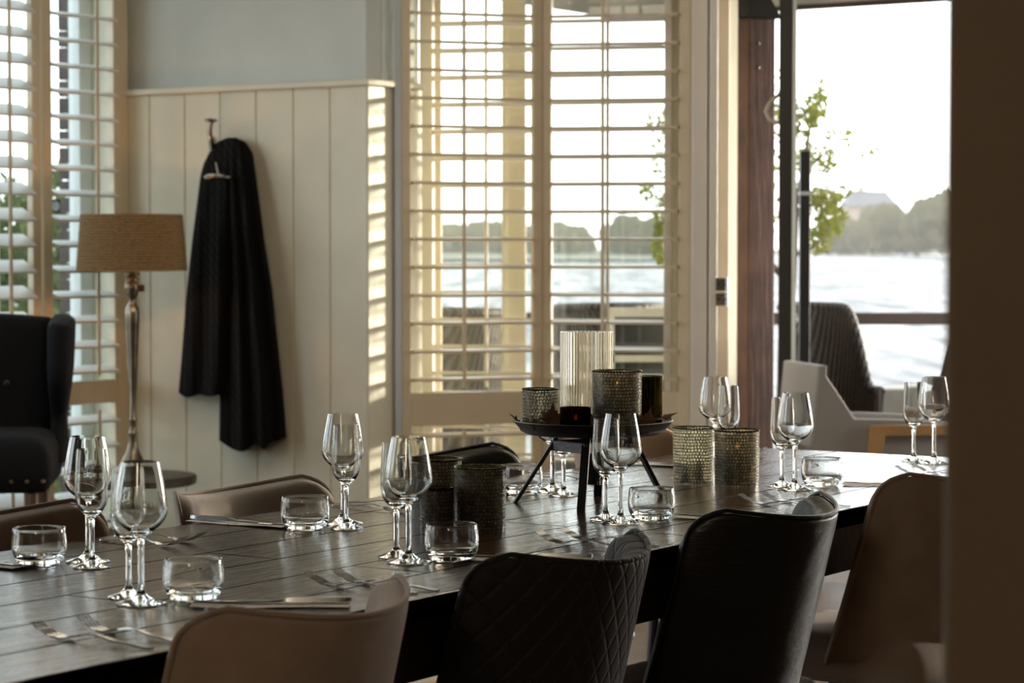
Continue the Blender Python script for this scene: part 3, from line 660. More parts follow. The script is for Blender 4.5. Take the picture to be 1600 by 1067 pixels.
for s, w_, side, lab in bigs:
    rz = VD if side > 0 else VD + PI
    if pb is None: pb = proto_big(T(s, w_, TZ + E0), lab); pb.rotation_euler = (0, 0, rz)
    else: dup(pb, T(s, w_, TZ + E0), rz, lab)
smalls = [
 (.585, .330, 'small tulip glass behind the front left large wine glass'),
 (1.168, .268, 'small tulip glass behind the large one, left of the left mosaic holders'),
 (1.838, .272, 'small tulip glass behind the large one in front of the tray stand'),
 (2.591, .289, 'small tulip glass behind the large one, right of the right mosaic holders'),
 (3.300, .281, 'small tulip glass beside the dark wall pier'),
 (.806, .613, 'small tulip glass in front of the large one by the wing chair'),
 (1.450, .592, 'small tulip glass in front of the large one before the boarded wall'),
 (2.170, .578, 'small tulip glass seen between the left and front legs of the tray stand'),
 (2.925, .600, 'small tulip glass behind the right mosaic holders, against the timber post')]
ps = None
for s, w_, lab in smalls:
    for bs, bw, _s, _l in bigs:
        dd = math.hypot(s - bs, w_ - bw)
        if dd < .07: s, w_ = bs + (s - bs) * .0705 / dd, bw + (w_ - bw) * .0705 / dd
    if ps is None: ps = one(small_prof(), 'tulip_glass', T(s, w_, TZ + E0), lab, GS)
    else: dup(ps, T(s, w_, TZ + E0), 0, lab)
tumbs = [
 (.624, .240, 'clear low tumbler at the front left, behind the taupe chair'),
 (1.193, .178, 'clear low tumbler in front of the left mosaic candle holders'),
 (1.887, .203, 'clear low tumbler in front of the right leg of the tray stand'),
 (2.649, .223, 'clear low tumbler on the sunlit right end of the table'),
 (.783, .706, 'clear low tumbler at the far left in front of the brown velvet chair'),
 (1.403, .650, 'clear low tumbler in front of the grey taupe chair'),
 (2.155, .672, 'clear low tumbler behind the left leg of the tray stand'),
 (2.905, .672, 'clear low tumbler mostly hidden behind the pale mosaic candle holder')]
pt = None
for s, w_, lab in tumbs:
    if pt is None: pt = one(tumb_prof(), 'water_tumbler', T(s, w_, TZ), lab, GT)
    else: dup(pt, T(s, w_, TZ), 0, lab)

# ------------------------------------------------------------------ cutlery
def fork_mesh(L=.20):
    mb = MB()
    def zc(y):
        pts = [(0, .0015), (.05, .0045), (.10, .0105), (.128, .0065), (.146, .0018), (.165, .0040), (.185, .0115), (.20, .0195)]
        for (a, b), (c, d) in zip(pts, pts[1:]):
            if a <= y <= c: q = (y - a) / (c - a); q = q * q * (3 - 2 * q) if b > d or True else q; return b + (d - b) * q
        return pts[-1][1]
    def hw(y):
        pts = [(0, .0045), (.008, .0078), (.05, .0056), (.10, .0030), (.125, .0027), (.134, .0060), (.143, .0108), (.158, .0115)]
        for (a, b), (c, d) in zip(pts, pts[1:]):
            if a <= y <= c: return b + (d - b) * (y - a) / (c - a)
        return .0115
    th_ = .0018; k = L / .20
    mb.slab(lambda a, b: Vector(((2 * a - 1) * hw(b * .158), b * .158 * k, zc(b * .158) - th_ / 2)), lambda a, b: Vector(((2 * a - 1) * hw(b * .158) * .8, b * .158 * k, zc(b * .158) + th_ / 2)), 3, 30)
    for i in range(4):
        cx = -.0115 + .0023 + i * .00613
        def fn(a, b, t):
            y = .157 + b * .043; h = .0019 * (1 - .45 * b)
            return Vector((cx + (2 * a - 1) * h, y * k, zc(min(.2, y)) + (t - .5) * th_ * (1 - .4 * b)))
        mb.slab(lambda a, b: fn(a, b, 0), lambda a, b: fn(a, b, 1), 1, 8)
    return mb
def knife_mesh():
    mb = MB()
    def hw(y):
        pts = [(0, .006), (.01, .0085), (.09, .0065), (.10, .006), (.115, .0085), (.19, .0095), (.215, .006), (.225, .001)]
        for (a, b), (c, d) in zip(pts, pts[1:]):
            if a <= y <= c: return b + (d - b) * (y - a) / (c - a)
        return .001
    t_ = lambda y: .0062 if y < .09 else (.0062 - .0046 * min(1, (y - .09) / .02))
    mb.slab(lambda a, b: Vector(((2 * a - 1) * hw(b * .225), b * .225, 0)), lambda a, b: Vector(((2 * a - 1) * hw(b * .225) * .75, b * .225, t_(b * .225))), 3, 34)
    return mb
GFk = 'steel forks laid at the place settings'; GKn = 'steel knives laid at the place settings'; GNp = 'printed paper strips at the place settings'
forks = [  # s, w of the handle end, turn, near?, label, short
 (.262, -.005, .03, 1, 'outer fork at the front left corner of the table'),
 (.315, -.010, -.10, 1, 'inner fork at the front left, left of the taupe chair'),
 (.848, .000, .04, 1, 'outer fork at the peak of the taupe chair back'),
 (.886, -.012, -.04, 1, 'inner fork right above the peak of the taupe chair back'),
 (1.485, -.005, .03, 1, 'outer fork left of the quilted chair top corner'),
 (1.535, -.015, -.05, 1, 'inner fork at the quilted chair top corner'),
 (2.240, -.002, .05, 1, 'outer fork left of the black leather chair top corner'),
 (2.296, -.012, -.05, 1, 'inner fork behind the black leather chair top corner'),
 (2.985, .000, .03, 1, 'outer fork at the bright table end near the pier'),
 (3.045, -.008, -.04, 1, 'inner fork at the bright table end, touching the pier edge'),
 (1.130, .862, .03, 0, 'outer fork in front of the gap left of the grey taupe chair'),
 (1.075, .845, -.04, 0, 'inner fork between the two front left wine glasses'),
 (1.800, .870, .05, 0, 'outer fork at the far edge under the lit wall corner'),
 (1.745, .850, -.05, 0, 'inner fork at the far edge left of the left mosaic holders'),
 (2.515, .870, .05, 0, 'outer fork on the far side seen beneath the tray'),
 (2.455, .850, -.05, 0, 'inner fork on the far side seen beneath the tray, nearer one'),
 (3.235, .870, .05, 0, 'outer fork at the far right corner beyond the mosaic holders')]
fk = None
for s, w_, tn, nr, lab in forks:
    if fk is None: fk = tag(fork_mesh().build('fork', 'cutlery', ang=35), lab, 'fork', GFk)
    o = fk if s == .262 else dup(fk, (0, 0, 0), 0, lab)
    o.location = T(s, w_, TZ + .0005); o.rotation_euler = (0, 0, RA + tn + (0 if nr else PI))
sets = [ # napkin centre s,w, turn relative to RA, near?, where
 (.640, .108, .62, 1, 'under the front left tumbler, above the taupe chair'),
 (1.262, .085, .45, 1, 'between the second tumbler and the quilted chair'),
 (1.985, .085, .40, 1, 'between the third tumbler and the black leather chair'),
 (2.735, .090, .35, 1, 'under the tumbler on the bright right end'),
 (.735, .800, 0, 0, 'at the far left edge beyond the left tumbler'),
 (1.408, .800, .03, 0, 'in front of the grey taupe chair'),
 (2.120, .800, 0, 0, 'in front of the far black leather chair'),
 (2.880, .800, 0, 0, 'in front of the tan chair')]
nk = None; kn = None
for i, (s, w_, tn, nr, wh) in enumerate(sets):
    rz = RA + tn + (0 if nr else PI); lab = 'pale printed paper strip ' + wh; lab2 = 'steel knife on the paper strip ' + wh
    c = T(s, w_, TZ + .0006)
    if nk is None:
        mb = MB(); f = lambda a, b, t: Vector(((a - .5) * .062, (b - .5) * .225, .0006 + .0022 * (1 + math.sin(b * 7 + a * 2)) / 2 * (0.3 + b) + t * .0008))
        mb.slab(lambda a, b: f(a, b, 0), lambda a, b: f(a, b, 1), 4, 24); nk = tag(mb.build('paper_strip', 'paper'), lab, 'paper', GNp)
        kn = tag(knife_mesh().build('table_knife', 'cutlery', ang=35), lab2, 'knife', GKn); a_, b_ = nk, kn
    else: a_ = dup(nk, (0, 0, 0), 0, lab); b_ = dup(kn, (0, 0, 0), 0, lab2)
    a_.location = c; a_.rotation_euler = (0, 0, rz)
    off = Vector((.008, -.115, .0045)); off.rotate(Matrix.Rotation(rz, 3, 'Z')); b_.location = c + off; b_.rotation_euler = (0, 0, rz)

# ------------------------------------------------------------------ candle holders
def cyl_uv(r):
    return lambda co: (math.atan2(co.y, co.x) * r + .5, co.z)
def flame(parent, z, h=.012):
    mb = MB(); mb.lathe([(0, 0), (.0016, .001), (.0026, .004), (.0020, .007), (.0008, .010), (0, h)], 12, (0, 0, z)); return mb.build('flame', 'flame', parent)
def mosaic_holder(loc, rad, h, m, label, group, cand=.5, lit=True, rz=0, taper=.97, name='mosaic_candle_holder'):
    r = empty(name, loc, rz, label, 'candle holder', group)
    t_ = .0035; rb_ = rad * taper
    n = 72; mb = MB(); pr = []
    for i in range(13): z = h * i / 12; pr.append((rb_ + (rad - rb_) * (i / 12), z))
    pin = [(a - t_, z) for a, z in reversed(pr[1:])] + [(rb_ - t_ * 1.5, .006)]
    full = [(0, 0)] + pr + pin + [(0, .006)]
    mb.lathe(full, n)
    me = mb.build('holder_body', m, r, ang=50)
    ul = me.data.uv_layers.new(name='UVMap')
    for p in me.data.polygons:
        cs = [me.data.vertices[i].co for i in p.vertices]; ac = math.atan2(sum(c.y for c in cs), sum(c.x for c in cs))
        for li, vi in zip(p.loop_indices, p.vertices):
            c = me.data.vertices[vi].co; a = math.atan2(c.y, c.x)
            while a - ac > PI: a -= 2 * PI
            while a - ac < -PI: a += 2 * PI
            q = math.hypot(c.x, c.y)
            ul.data[li].uv = ((a + 4) * rad, c.z if q > rb_ * .8 else q)
    mb = MB(); mb.tube([(rad * .985 * math.cos(2 * PI * i / 48), rad * .985 * math.sin(2 * PI * i / 48), h) for i in range(49)], .0018, 6, False); mb.build('rim', 'smoke' if m != 'mosaic_light' else 'smoke', r)
    ch = h * cand; cr = rad * .62
    mb = MB(); mb.lathe([(0, .0065), (cr, .0065), (cr, ch - .002), (cr - .002, ch), (cr * .7, ch - .003), (0, ch - .004)], 32); cn = mb.build('candle', 'tealight', r)
    mb = MB(); mb.tube([(0, 0, ch - .004), (.0006, 0, ch + .006)], .0009, 6); mb.build('wick', 'black_metal', cn)
    if lit: flame(cn, ch + .004)
    return r
GM = 'mosaic glass candle holders standing on the table'; GM2 = 'candle holders on the black tray'
mosaic_holder(T(1.570, .378), .0475, .115, 'mosaic_dark', 'dark mosaic candle holder, front right of the left trio', GM, .30, False)
mosaic_holder(T(1.500, .425), .0310, .080, 'mosaic_dark', 'smallest dark mosaic candle holder of the left trio, behind the wine glass', GM, .35)
mosaic_holder(T(1.690, .560), .0480, .112, 'mosaic_dark', 'dark mosaic candle holder with visible flame, rear of the left trio', GM, .60)
mosaic_holder(T(2.558, .488), .0450, .120, 'mosaic_light', 'pale translucent mosaic candle holder, left of the right pair', GM, .38, False)
mosaic_holder(T(2.573, .389), .0490, .118, 'mosaic_mid', 'dark smoky mosaic candle holder, right of the right pair', GM, .62)

# tray stand
TC = Vector((.163, 4.86, 0)); TRZ = .905
tr = empty('tray_stand', (TC.x, TC.y, TZ), 0, 'round black metal tray on four splayed legs in the middle of the table', 'tray')
mb = MB(); hh = TRZ - TZ
mb.lathe([(0, hh - .006), (.134, hh - .006), (.142, hh - .002), (.159, hh + .017), (.162, hh + .020), (.160, hh + .022), (.1565, hh + .019), (.1485, hh + .006), (.1465, hh), (0, hh)], 72); mb.build('tray', 'black_metal', tr, ang=50)
feet = [(805, 787, 4.85, -.068, -.005), (908, 801, 4.69, -.015, -.075), (1037, 779, 4.92, .075, .01), (934, 771, 4.99, .018, .075)]
tops = []
for px, py, Zf, tx, ty in feet:
    f = DD(px, py, Zf); a = Vector((f.x - TC.x, f.y - TC.y, 0)); b = Vector((tx, ty, hh - .006)); 
    d = (b - a).normalized(); side = Vector((0, 0, 1)).cross(Vector((a.x, a.y, 0))).normalized() * .0085; rad_ = Vector((a.x, a.y, 0)).normalized() * .0045
    mb = MB(); mb.hexa([a - side - rad_, a + side - rad_, a + side + rad_, a - side + rad_], [b - side - rad_, b + side - rad_, b + side + rad_, b - side + rad_])
    mb.build('leg', 'black_metal', tr, smooth=False, bevel=.001); tops.append((a, b))
def at_h(ab, z): a, b = ab; q = z / b.z; return a + (b - a) * q
for i, j in ((0, 1), (1, 2), (2, 3), (3, 0)):
    a = at_h(tops[i], hh - .030); b = at_h(tops[j], hh - .030); d = (b - a); sd_ = Vector((-d.y, d.x, 0)).normalized() * .003
    mb = MB(); mb.hexa([a - sd_ - UP * .010, b - sd_ - UP * .010, b + sd_ - UP * .010, a + sd_ - UP * .010], [a - sd_ + UP * .010, b - sd_ + UP * .010, b + sd_ + UP * .010, a + sd_ + UP * .010])
    mb.build('crossbar', 'black_metal', tr, smooth=False)
st = empty('hanging_strap', (DD(926, 680, 4.84).x, 4.84, TRZ - .008), 0, 'black strap with a beaded cord hanging beneath the tray', 'strap')
mb = MB(); mb.box((0, 0, -.050), (.020, .004, .100)); mb.build('strap', 'black_metal', st, smooth=False, bevel=.001)
mb = MB()
for i in range(24): mb.lathe([(0, -.0018), (.0016, -.0008), (.0018, 0), (.0016, .0008), (0, .0018)], 8, (.014 + .0008 * (i % 2), -.004, -.012 - i * .0038))
mb.build('beaded_cord', 'steel', st)
# items on the tray
def ribbed(name, loc, rad, h, n, amp, m, label, thick=.003, taper=1.0, cand=0, lit=False, dome=0):
    r = empty(name, loc, 0, label, 'candle holder', GM2); mb = MB()
    pr = [(0, 0)] + [(rad * (taper + (1 - taper) * i / 10), h * i / 10) for i in range(11)] + [((rad - thick) * (taper + (1 - taper) * i / 10), max(h * i / 10, .005)) for i in range(10, -1, -1)] + [(0, .005)]
    mb.lathe(pr, n * 6, rf=lambda a, q, z: q + (amp * (abs(math.sin(a * n / 2)) - .5) if q > rad * .8 else 0)); mb.build('holder_body', m, r, ang=60)
    if cand:
        mb = MB(); mb.lathe([(0, .0055), (rad * .6, .0055), (rad * .6, h * cand), (0, h * cand - .002)], 28); c = mb.build('candle', 'tealight', r)
        mb = MB(); mb.tube([(0, 0, h * cand - .003), (.0005, 0, h * cand + .006)], .0009, 6); mb.build('wick', 'black_metal', c)
        if lit: flame(c, h * cand + .003)
    return r
def ont(px, Z): return Vector((DD(px, 660, Z).x, Z, TRZ + .0005))
ribbed('ribbed_glass_vase', ont(916, 4.915), .0525, .196, 44, .0028, 'rib_glass', 'tall cream ribbed glass cylinder, highest piece on the tray')
mosaic_holder(ont(844, 4.86), .0365, .083, 'mosaic_light', 'small pale mosaic candle holder at the left of the tray', GM2, .25, False, .4)
mosaic_holder(ont(964, 4.822), .0500, .121, 'mosaic_mid', 'wide smoky mosaic candle holder with a lit candle, centre right of the tray', GM2, .72)
ribbed('ribbed_candle_holder', ont(899, 4.775), .0298, .052, 30, .0018, 'amber', 'short dark amber ribbed candle holder at the front of the tray', cand=.45, lit=True)
ribbed('ribbed_candle_holder', ont(1011, 4.89), .0300, .108, 26, .0018, 'smoke', 'dark olive ribbed candle holder at the right of the tray')
# dry maple leaves
def maple(loc, rot, sc_, label):
    pts = [(0, -.2), (.06, -.05), (.30, -.12), (.26, .02), (.50, .12), (.34, .20), (.42, .42), (.22, .36), (.16, .50), (.10, .46), (0, .80), (-.10, .46), (-.16, .50), (-.22, .36), (-.42, .42), (-.34, .20), (-.50, .12), (-.26, .02), (-.30, -.12), (-.06, -.05)]
    mb = MB(); n = len(pts); c = (0, .15)
    for t in (0, 1):
        for (x, y) in [c] + pts: mb.v.append((x * sc_, y * sc_, .25 * sc_ * (x * x + (y - .15) ** 2) + .05 * sc_ * math.sin(9 * x + 5 * y) + t * .0006))
    m_ = n + 1
    for i in range(n):
        j = (i + 1) % n; mb.f.append((0, 1 + i, 1 + j)); mb.f.append((m_, m_ + 1 + j, m_ + 1 + i)); mb.f.append((1 + i, m_ + 1 + i, m_ + 1 + j, 1 + j))
    o = mb.build('maple_leaf', 'leaf_brown', loc=loc); o.rotation_euler = rot
    mb = MB(); mb.tube([(0, -.2 * sc_, .0005), (.02 * sc_, -.55 * sc_, .004)], .0007, 5); mb.build('leaf_stem', 'leaf_brown', o)
    return tag(o, label, 'leaf', 'dry maple leaves on the tray')
maple(Vector((DD(812, 650, 4.84).x, 4.84, TRZ + .018)), (.5, .5, 1.2), .040, 'dry brown maple leaf jutting over the left rim of the tray')
maple(Vector((DD(862, 660, 4.79).x, 4.79, TRZ + .020)), (1.35, .1, .2), .055, 'upright dry brown maple leaf leaning on the small pale mosaic holder')
maple(Vector((DD(842, 665, 4.775).x, 4.775, TRZ + .010)), (1.0, -.3, .9), .042, 'dry brown maple leaf at the front left foot of the pale mosaic holder')
maple(Vector((DD(1010, 655, 4.80).x, 4.80, TRZ + .016)), (1.2, .2, -.3), .045, 'upright dry brown maple leaf leaning on the dark olive holder')
maple(Vector((DD(1030, 662, 4.86).x, 4.86, TRZ + .022)), (.25, .2, -1.4), .050, 'dark dry maple leaf jutting over the right rim of the tray')
maple(Vector((DD(1008, 668, 4.76).x, 4.76, TRZ + .014)), (.3, -.1, 2.5), .045, 'dark dry maple leaf lying at the front right of the tray')
maple(Vector((DD(915, 668, 4.74).x, 4.74, TRZ + .010)), (.3, .1, .5), .030, 'small dark maple leaf right of the amber holder')
mb = MB(); mb.lathe([(0, 0), (.008, .002), (.012, .007), (.011, .012), (.006, .017), (0, .019)], 20, rf=lambda a, q, z: q * (1 + .12 * math.sin(a * 9 + z * 900)))
tag(mb.build('seed_cone', 'cone', loc=Vector((DD(868, 665, 4.765).x, 4.765, TRZ))), 'small dark seed cone on the tray left of the amber holder', 'cone')

# ------------------------------------------------------------------ wing chair
wc = empty('wing_chair', (-1.868, 8.22, .0587), math.radians(6), 'black button-tufted wing chair with brass nail trim at the left edge', 'armchair')
def shell(mb, fn, th_, nu, nv):
    mb.slab(lambda a, b: fn(a, b), lambda a, b: fn(a, b) + Vector(th_), nu, nv)
mb = MB()
def bk(a, b, t):
    x = (2 * a - 1) * .31; z = .50 + b * .535 - .02 * (2 * a - 1) ** 2 * b; y = .09 + .10 * b + .0
    return Vector((x, y + (.10 if t else -.02 * math.sin(PI * a)), z))
mb.slab(lambda a, b: bk(a, b, 0), lambda a, b: bk(a, b, 1), 12, 12); mb.build('backrest', 'wing_fabric', wc, sub=1)
for sx in (-1, 1):
    def wg(a, b, t):      # a: back to front, b: bottom to top
        nar = 1 - .55 * math.exp(-((b - .28) / .22) ** 2)
        y = .21 + .08 * b - a * (.36 * nar + .02) ; z = .50 + b * (.535 - .03 * a ** 2)
        bul = math.sin(PI * min(1, a * 1.0)) * .012
        xi = .290 + .012 * a; xo = xi + .028 + .055 * nar * (.75 + .25 * b) + bul; rt = .012 * (b > .95)
        return Vector((sx * (xo if t else xi), y, z - (rt if t else 0)))
    mb = MB(); mb.slab(lambda a, b: wg(a, b, 0), lambda a, b: wg(a, b, 1), 8, 14); mb.build('wing', 'wing_fabric', wc, sub=1)
def se(a, b, t):
    x = (2 * a - 1); y = 2 * b - 1; e = min(1, (1 - abs(x)) * 3, (1 - abs(y)) * 3); e = math.sqrt(max(0, 1 - (1 - e) ** 2))
    return Vector((x * .345, y * .27 - .16, .43 if t == 0 else .585 + .045 * e + .0 * y))
mb = MB(); mb.slab(lambda a, b: se(a, b, 0), lambda a, b: se(a, b, 1), 14, 12); mb.build('seat', 'wing_fabric', wc, sub=1)
for i in range(13):
    mb = MB(); mb.lathe([(0, 0), (.008, 0), (.006, .004), (0, .006)], 10); mb.v = [(q[0] - .315 + i * .0525, -.431 - q[2], q[1] + .475) for q in mb.v]; mb.build('nail_head', 'brass_silver', wc)
for (bx, bz) in ((-.02, .94), (-.16, .78), (.14, .94 - .16), (-.16 - .02, .94)):
    mb = MB(); mb.lathe([(.007, 0), (.010, 0), (.010, .004), (.006, .005)], 14, closed=True); mb.v = [(q[0] + bx, -q[2] + .075 + .17 * (bz - .5), q[1] + bz) for q in mb.v]
    mb.build('button', 'brass_silver', wc)
for sx in (-1, 1):
    for yy in (-.38, .10):
        mb = MB(); mb.tube([(sx * .27, yy, .43), (sx * .27, yy + (.02 if yy > 0 else 0), -.0610)], [.024, .015], 8); mb.build('leg', 'leg_wood', wc)

wc.scale = (.954, .954, .954)
# ------------------------------------------------------------------ side table and lamp
LYY = 9.02
LP = DD(208, 742, LYY); LX, LY = LP.x, LYY; STZ = .42
sdt = empty('side_table', (LX, LY, 0), 0, 'round dark wooden side table under the lamp', 'table')
mb = MB(); mb.lathe([(0, STZ - .035), (.225, STZ - .035), (.235, STZ - .03), (.237, STZ - .005), (.232, STZ), (0, STZ)], 56); mb.build('table_top', 'dark_wood', sdt)
mb = MB(); mb.lathe([(.03, .02), (.035, .03), (.028, .2), (.03, STZ - .035)], 24); mb.build('column', 'dark_wood', sdt)
mb = MB(); mb.lathe([(0, 0), (.16, 0), (.16, .015), (.04, .03), (0, .03)], 32); mb.build('base', 'dark_wood', sdt)
lm = empty('table_lamp', (LX, LY, STZ), 0, 'tall antique nickel lamp with rope shade on the side table', 'lamp')
sc_l = LYY / FPX; zof = lambda py: DD(208, py, LYY).z - STZ
pr = [(0, 0.0005)] + [(hw_ * sc_l, zof(py)) for py, hw_ in ((741, 29), (737, 30), (733, 26), (726, 20), (716, 15.5), (708, 11), (698, 8), (680, 6), (678, 7), (676, 7), (674, 5.6), (660, 5.2), (658, 6.5), (655, 6.5), (652, 5), (620, 5.6), (580, 7), (540, 8.8), (505, 10.2), (490, 10.8), (482, 10), (476, 7), (470, 5), (466, 6), (460, 9), (452, 10.4), (442, 10.6), (440, 9.4), (437, 10), (434, 9.6), (432, 8), (430, 12), (426, 12.6), (425, 12))] + [(0, zof(425))]
mb = MB(); mb.lathe(pr, 40, rf=lambda a, q, z: q * (1 + (.05 * math.cos(a * 8) if zof(650) < z < zof(480) else 0))); mb.build('lamp_stem', 'brass_silver', lm, ang=35)
zt, zb_ = zof(335), zof(423)
mb = MB(); mb.lathe([(.206, zb_), (.189, zt), (.1845, zt), (.2015, zb_)], 72, closed=True); mb.build('lamp_shade', 'shade', lm, ang=60)
mb = MB(); mb.tube([(0, 0, zof(425)), (0, 0, zof(352))], .006, 8); mb.tube([(-.186, 0, zof(345)), (.186, 0, zof(345))], .0025, 6); mb.tube([(0, -.186, zof(345)), (0, .186, zof(345))], .0025, 6); mb.build('shade_fitter', 'brass_silver', lm)
mb = MB(); mb.lathe([(0, 0), (.014, .004), (.028, .03), (.03, .045), (.02, .065), (0, .072)], 20, (0, 0, zof(412))); mb.build('bulb', 'bulb', lm)
mb = MB(); mb.tube([(.030, -.02, zof(425)), (.034, -.03, zof(440)), (.034, -.03, zof(444))], .0015, 6); cd = mb.build('pull_cord', 'brass_silver', lm)
mb = MB(); mb.box((.036, -.03, zof(450)), (.028, .016, .026)); mb.build('switch', 'leg_wood', lm, smooth=False, bevel=.002)
ld = bpy.data.lights.new('lamp_light', 'POINT'); ld.energy = 5.0; ld.color = (1, .50, .22); ld.shadow_soft_size = .03
lo = bpy.data.objects.new('lamp_light', ld); COL.objects.link(lo); lo.parent = lm; lo.location = (0, 0, zof(385))

# ------------------------------------------------------------------ hook and blanket
def onwall(px, py, off=0):       # point on the boarded wall seen at a pixel, pulled off the wall along -U
    k = (px - 800) / FPX; B = K - U * off; v_ = (k * B.y - B.x) / (V.x - k * V.y)
    q = B + V * v_; return Vector((q.x, q.y, DD(px, py, q.y).z))
hk = empty('coat_hook', onwall(332, 232, .004), -A, 'polished metal coat hook on the boarded wall', 'hook')
def hl(px, py, o): q = onwall(px, py, o) - onwall(332, 232, .004); return Vector((q.dot(V), q.dot(U), q.z))
mb = MB(); mb.box((0, 0, -.02), (.03, .008, .13)); mb.build('back_plate', 'steel', hk, smooth=False, bevel=.003)
mb = MB(); pts = [hl(334, 236, .0), hl(333, 232, .03), hl(331, 222, .055), hl(329, 208, .07), hl(330, 196, .075), hl(331, 190, .078)]
mb.tube(pts, [.012, .012, .011, .010, .009, .011], 12); up = mb.build('prong', 'steel', hk)
mb = MB(); mb.lathe([(0, -.004), (.022, -.003), (.028, .004), (.022, .011), (0, .013)], 28, hl(331, 190, .078)); mb.build('knob', 'steel', up)
mb = MB(); pts = [hl(336, 236, 0), hl(338, 250, .04), hl(342, 268, .11), hl(343, 277, .155)]; mb.tube(pts, .0065, 10); lp = mb.build('prong', 'steel', hk)
mb = MB(); mb.lathe([(0, -.012), (.035, -.012), (.054, -.003), (.056, .003), (.04, .012), (0, .015)], 32, hl(342, 277, .17)); mb.build('knob', 'steel', lp)
# blanket, two layers
Lx = [(216, 347, 374), (222, 336, 388), (235, 330, 394), (250, 322, 397), (275, 315, 400), (320, 309, 406), (380, 301, 408), (470, 291, 408), (560, 283, 408), (612, 278, 408), (628, 340, 408)]
def lerp_tab(tab, y):
    for a, b in zip(tab, tab[1:]):
        if a[0] <= y <= b[0]:
            q = (y - a[0]) / (b[0] - a[0]); return [a[i] + (b[i] - a[i]) * q for i in (1, 2)]
    return list(tab[-1][1:])
Lt = [(216, 354, 366), (219, 345, 377), (223, 339, 384), (229, 333, 390), (240, 327, 396), (256, 319, 398), (275, 314, 400), (320, 308, 403), (380, 300, 404), (470, 290, 400), (560, 283, 392), (613, 278, 388)]
Rt = [(215, 356, 370), (218, 353, 379), (223, 351, 386), (232, 349, 392), (247, 347, 397), (300, 350, 404), (380, 352, 414), (450, 350, 425), (540, 346, 434), (610, 343, 441), (686, 341, 447)]
def drape(tab, ph, d0, d1, hem, nf, name_, parent, side):
    ya, yb = tab[0][0], tab[-1][0]
    def f(a, b, t):
        y = ya + (yb - ya) * b; l, r_ = lerp_tab(tab, y); px = l + (r_ - l) * a
        fold = (.5 + .5 * math.sin(a * nf * 2 * PI + ph + .6 * math.sin(b * 5))) * min(1, .25 + b * 1.3)
        base = d0 + (d1 - d0) * (1 - math.exp(-b * 5)); off = base + .045 * fold * min(1, b * 5 + .2)
        edge = math.sin(PI * min(max(a, 0), 1)) ** .35
        off = .012 + off * edge if t else .010 + off * edge * .15
        yy = y + hem(a) * b ** 6 + (3 * math.sin(a * 17) * b ** 3)
        return onwall(px, yy, off)
    mb = MB(); mb.slab(lambda a, b: f(a, b, 0), lambda a, b: f(a, b, 1), 60, 70)
    return mb
bl = empty('knit_blanket', onwall(365, 225, 0), 0, 'black cable-knit blanket hanging from the coat hook', 'blanket')
def rel(mb, o): 
    l = Vector(o.location); mb.v = [tuple(Vector(q) - l) for q in mb.v]; return mb
uvf = lambda co: (co.x * 1.2, co.z)
rel(drape(Lt, .5, .05, .075, lambda a: 14 * a + 4 * math.sin(a * 9), 2.5, 'x', bl, 0), bl).build('rear_fold', 'knit', bl, uvs=uvf)
rel(drape(Rt, 2.2, .065, .10, lambda a: (22 * math.exp(-((a - .3) / .18) ** 2) + 18 * math.exp(-((a - .66) / .1) ** 2)), 3.0, 'x', bl, 1), bl).build('front_fold', 'knit', bl, uvs=uvf)

# ------------------------------------------------------------------ porch and doorway, outside
mb = MB(); a = DD(1169, 400, 9.72)
ang = math.radians(31); s_ = .134
dl = Vector((-math.sin(ang), math.cos(ang), 0)) ; dr = Vector((math.cos(ang), math.sin(ang), 0))
ax = Vector((a.x, a.y, 0)); zt_ = DD(1169, 27, 9.72).z
po = empty('timber_post', ax, 0, 'weathered red-brown timber post outside the doorway', 'post')
mb = MB(); mb.obox((0, 0, 0), dr * s_, dl * s_, (0, 0, zt_)); mb.build('post_shaft', 'redwood', po, smooth=False, bevel=.006)
mb = MB(); c0 = dr * (s_ / 2) + dl * (s_ / 2)
q1 = [c0 + (-dr - dl) * .085 + UP * zt_, c0 + (dr - dl) * .085 + UP * zt_, c0 + (dr + dl) * .085 + UP * zt_, c0 + (-dr + dl) * .085 + UP * zt_]
q2 = [c0 + (-dr - dl) * .05 + UP * (zt_ + .09), c0 + (dr - dl) * .05 + UP * (zt_ + .09), c0 + (dr + dl) * .05 + UP * (zt_ + .09), c0 + (-dr + dl) * .05 + UP * (zt_ + .09)]
mb.hexa(q1, q2); mb.build('post_cap', 'black_metal', po, smooth=False)
for py in (68, 106):
    q = DD(1182, py, 9.755) - ax; mb = MB(); mb.lathe([(0, 0), (.016, 0), (.016, .008), (.008, .014), (0, .014)], 8); Mx = Matrix.Rotation(PI / 2, 3, 'X') @ Matrix.Identity(3)
    nrm = -dl
    mb.v = [tuple(Vector((q.x, q.y, q.z)) + dr * p[0] + UP * p[1] + nrm * p[2]) for p in mb.v]; mb.build('bolt', 'black_metal', po)
mb = MB(); pts = [DD(x, y, 9.62) for x, y in ((1240, 118), (1232, 132), (1218, 147), (1203, 160), (1196, 174), (1202, 186), (1215, 192), (1228, 188), (1238, 181))]
tag(mb.tube(pts, .008, 8).build('bungee_rope', 'rope'), 'grey bungee rope looped between timber post and black door frame', 'rope')
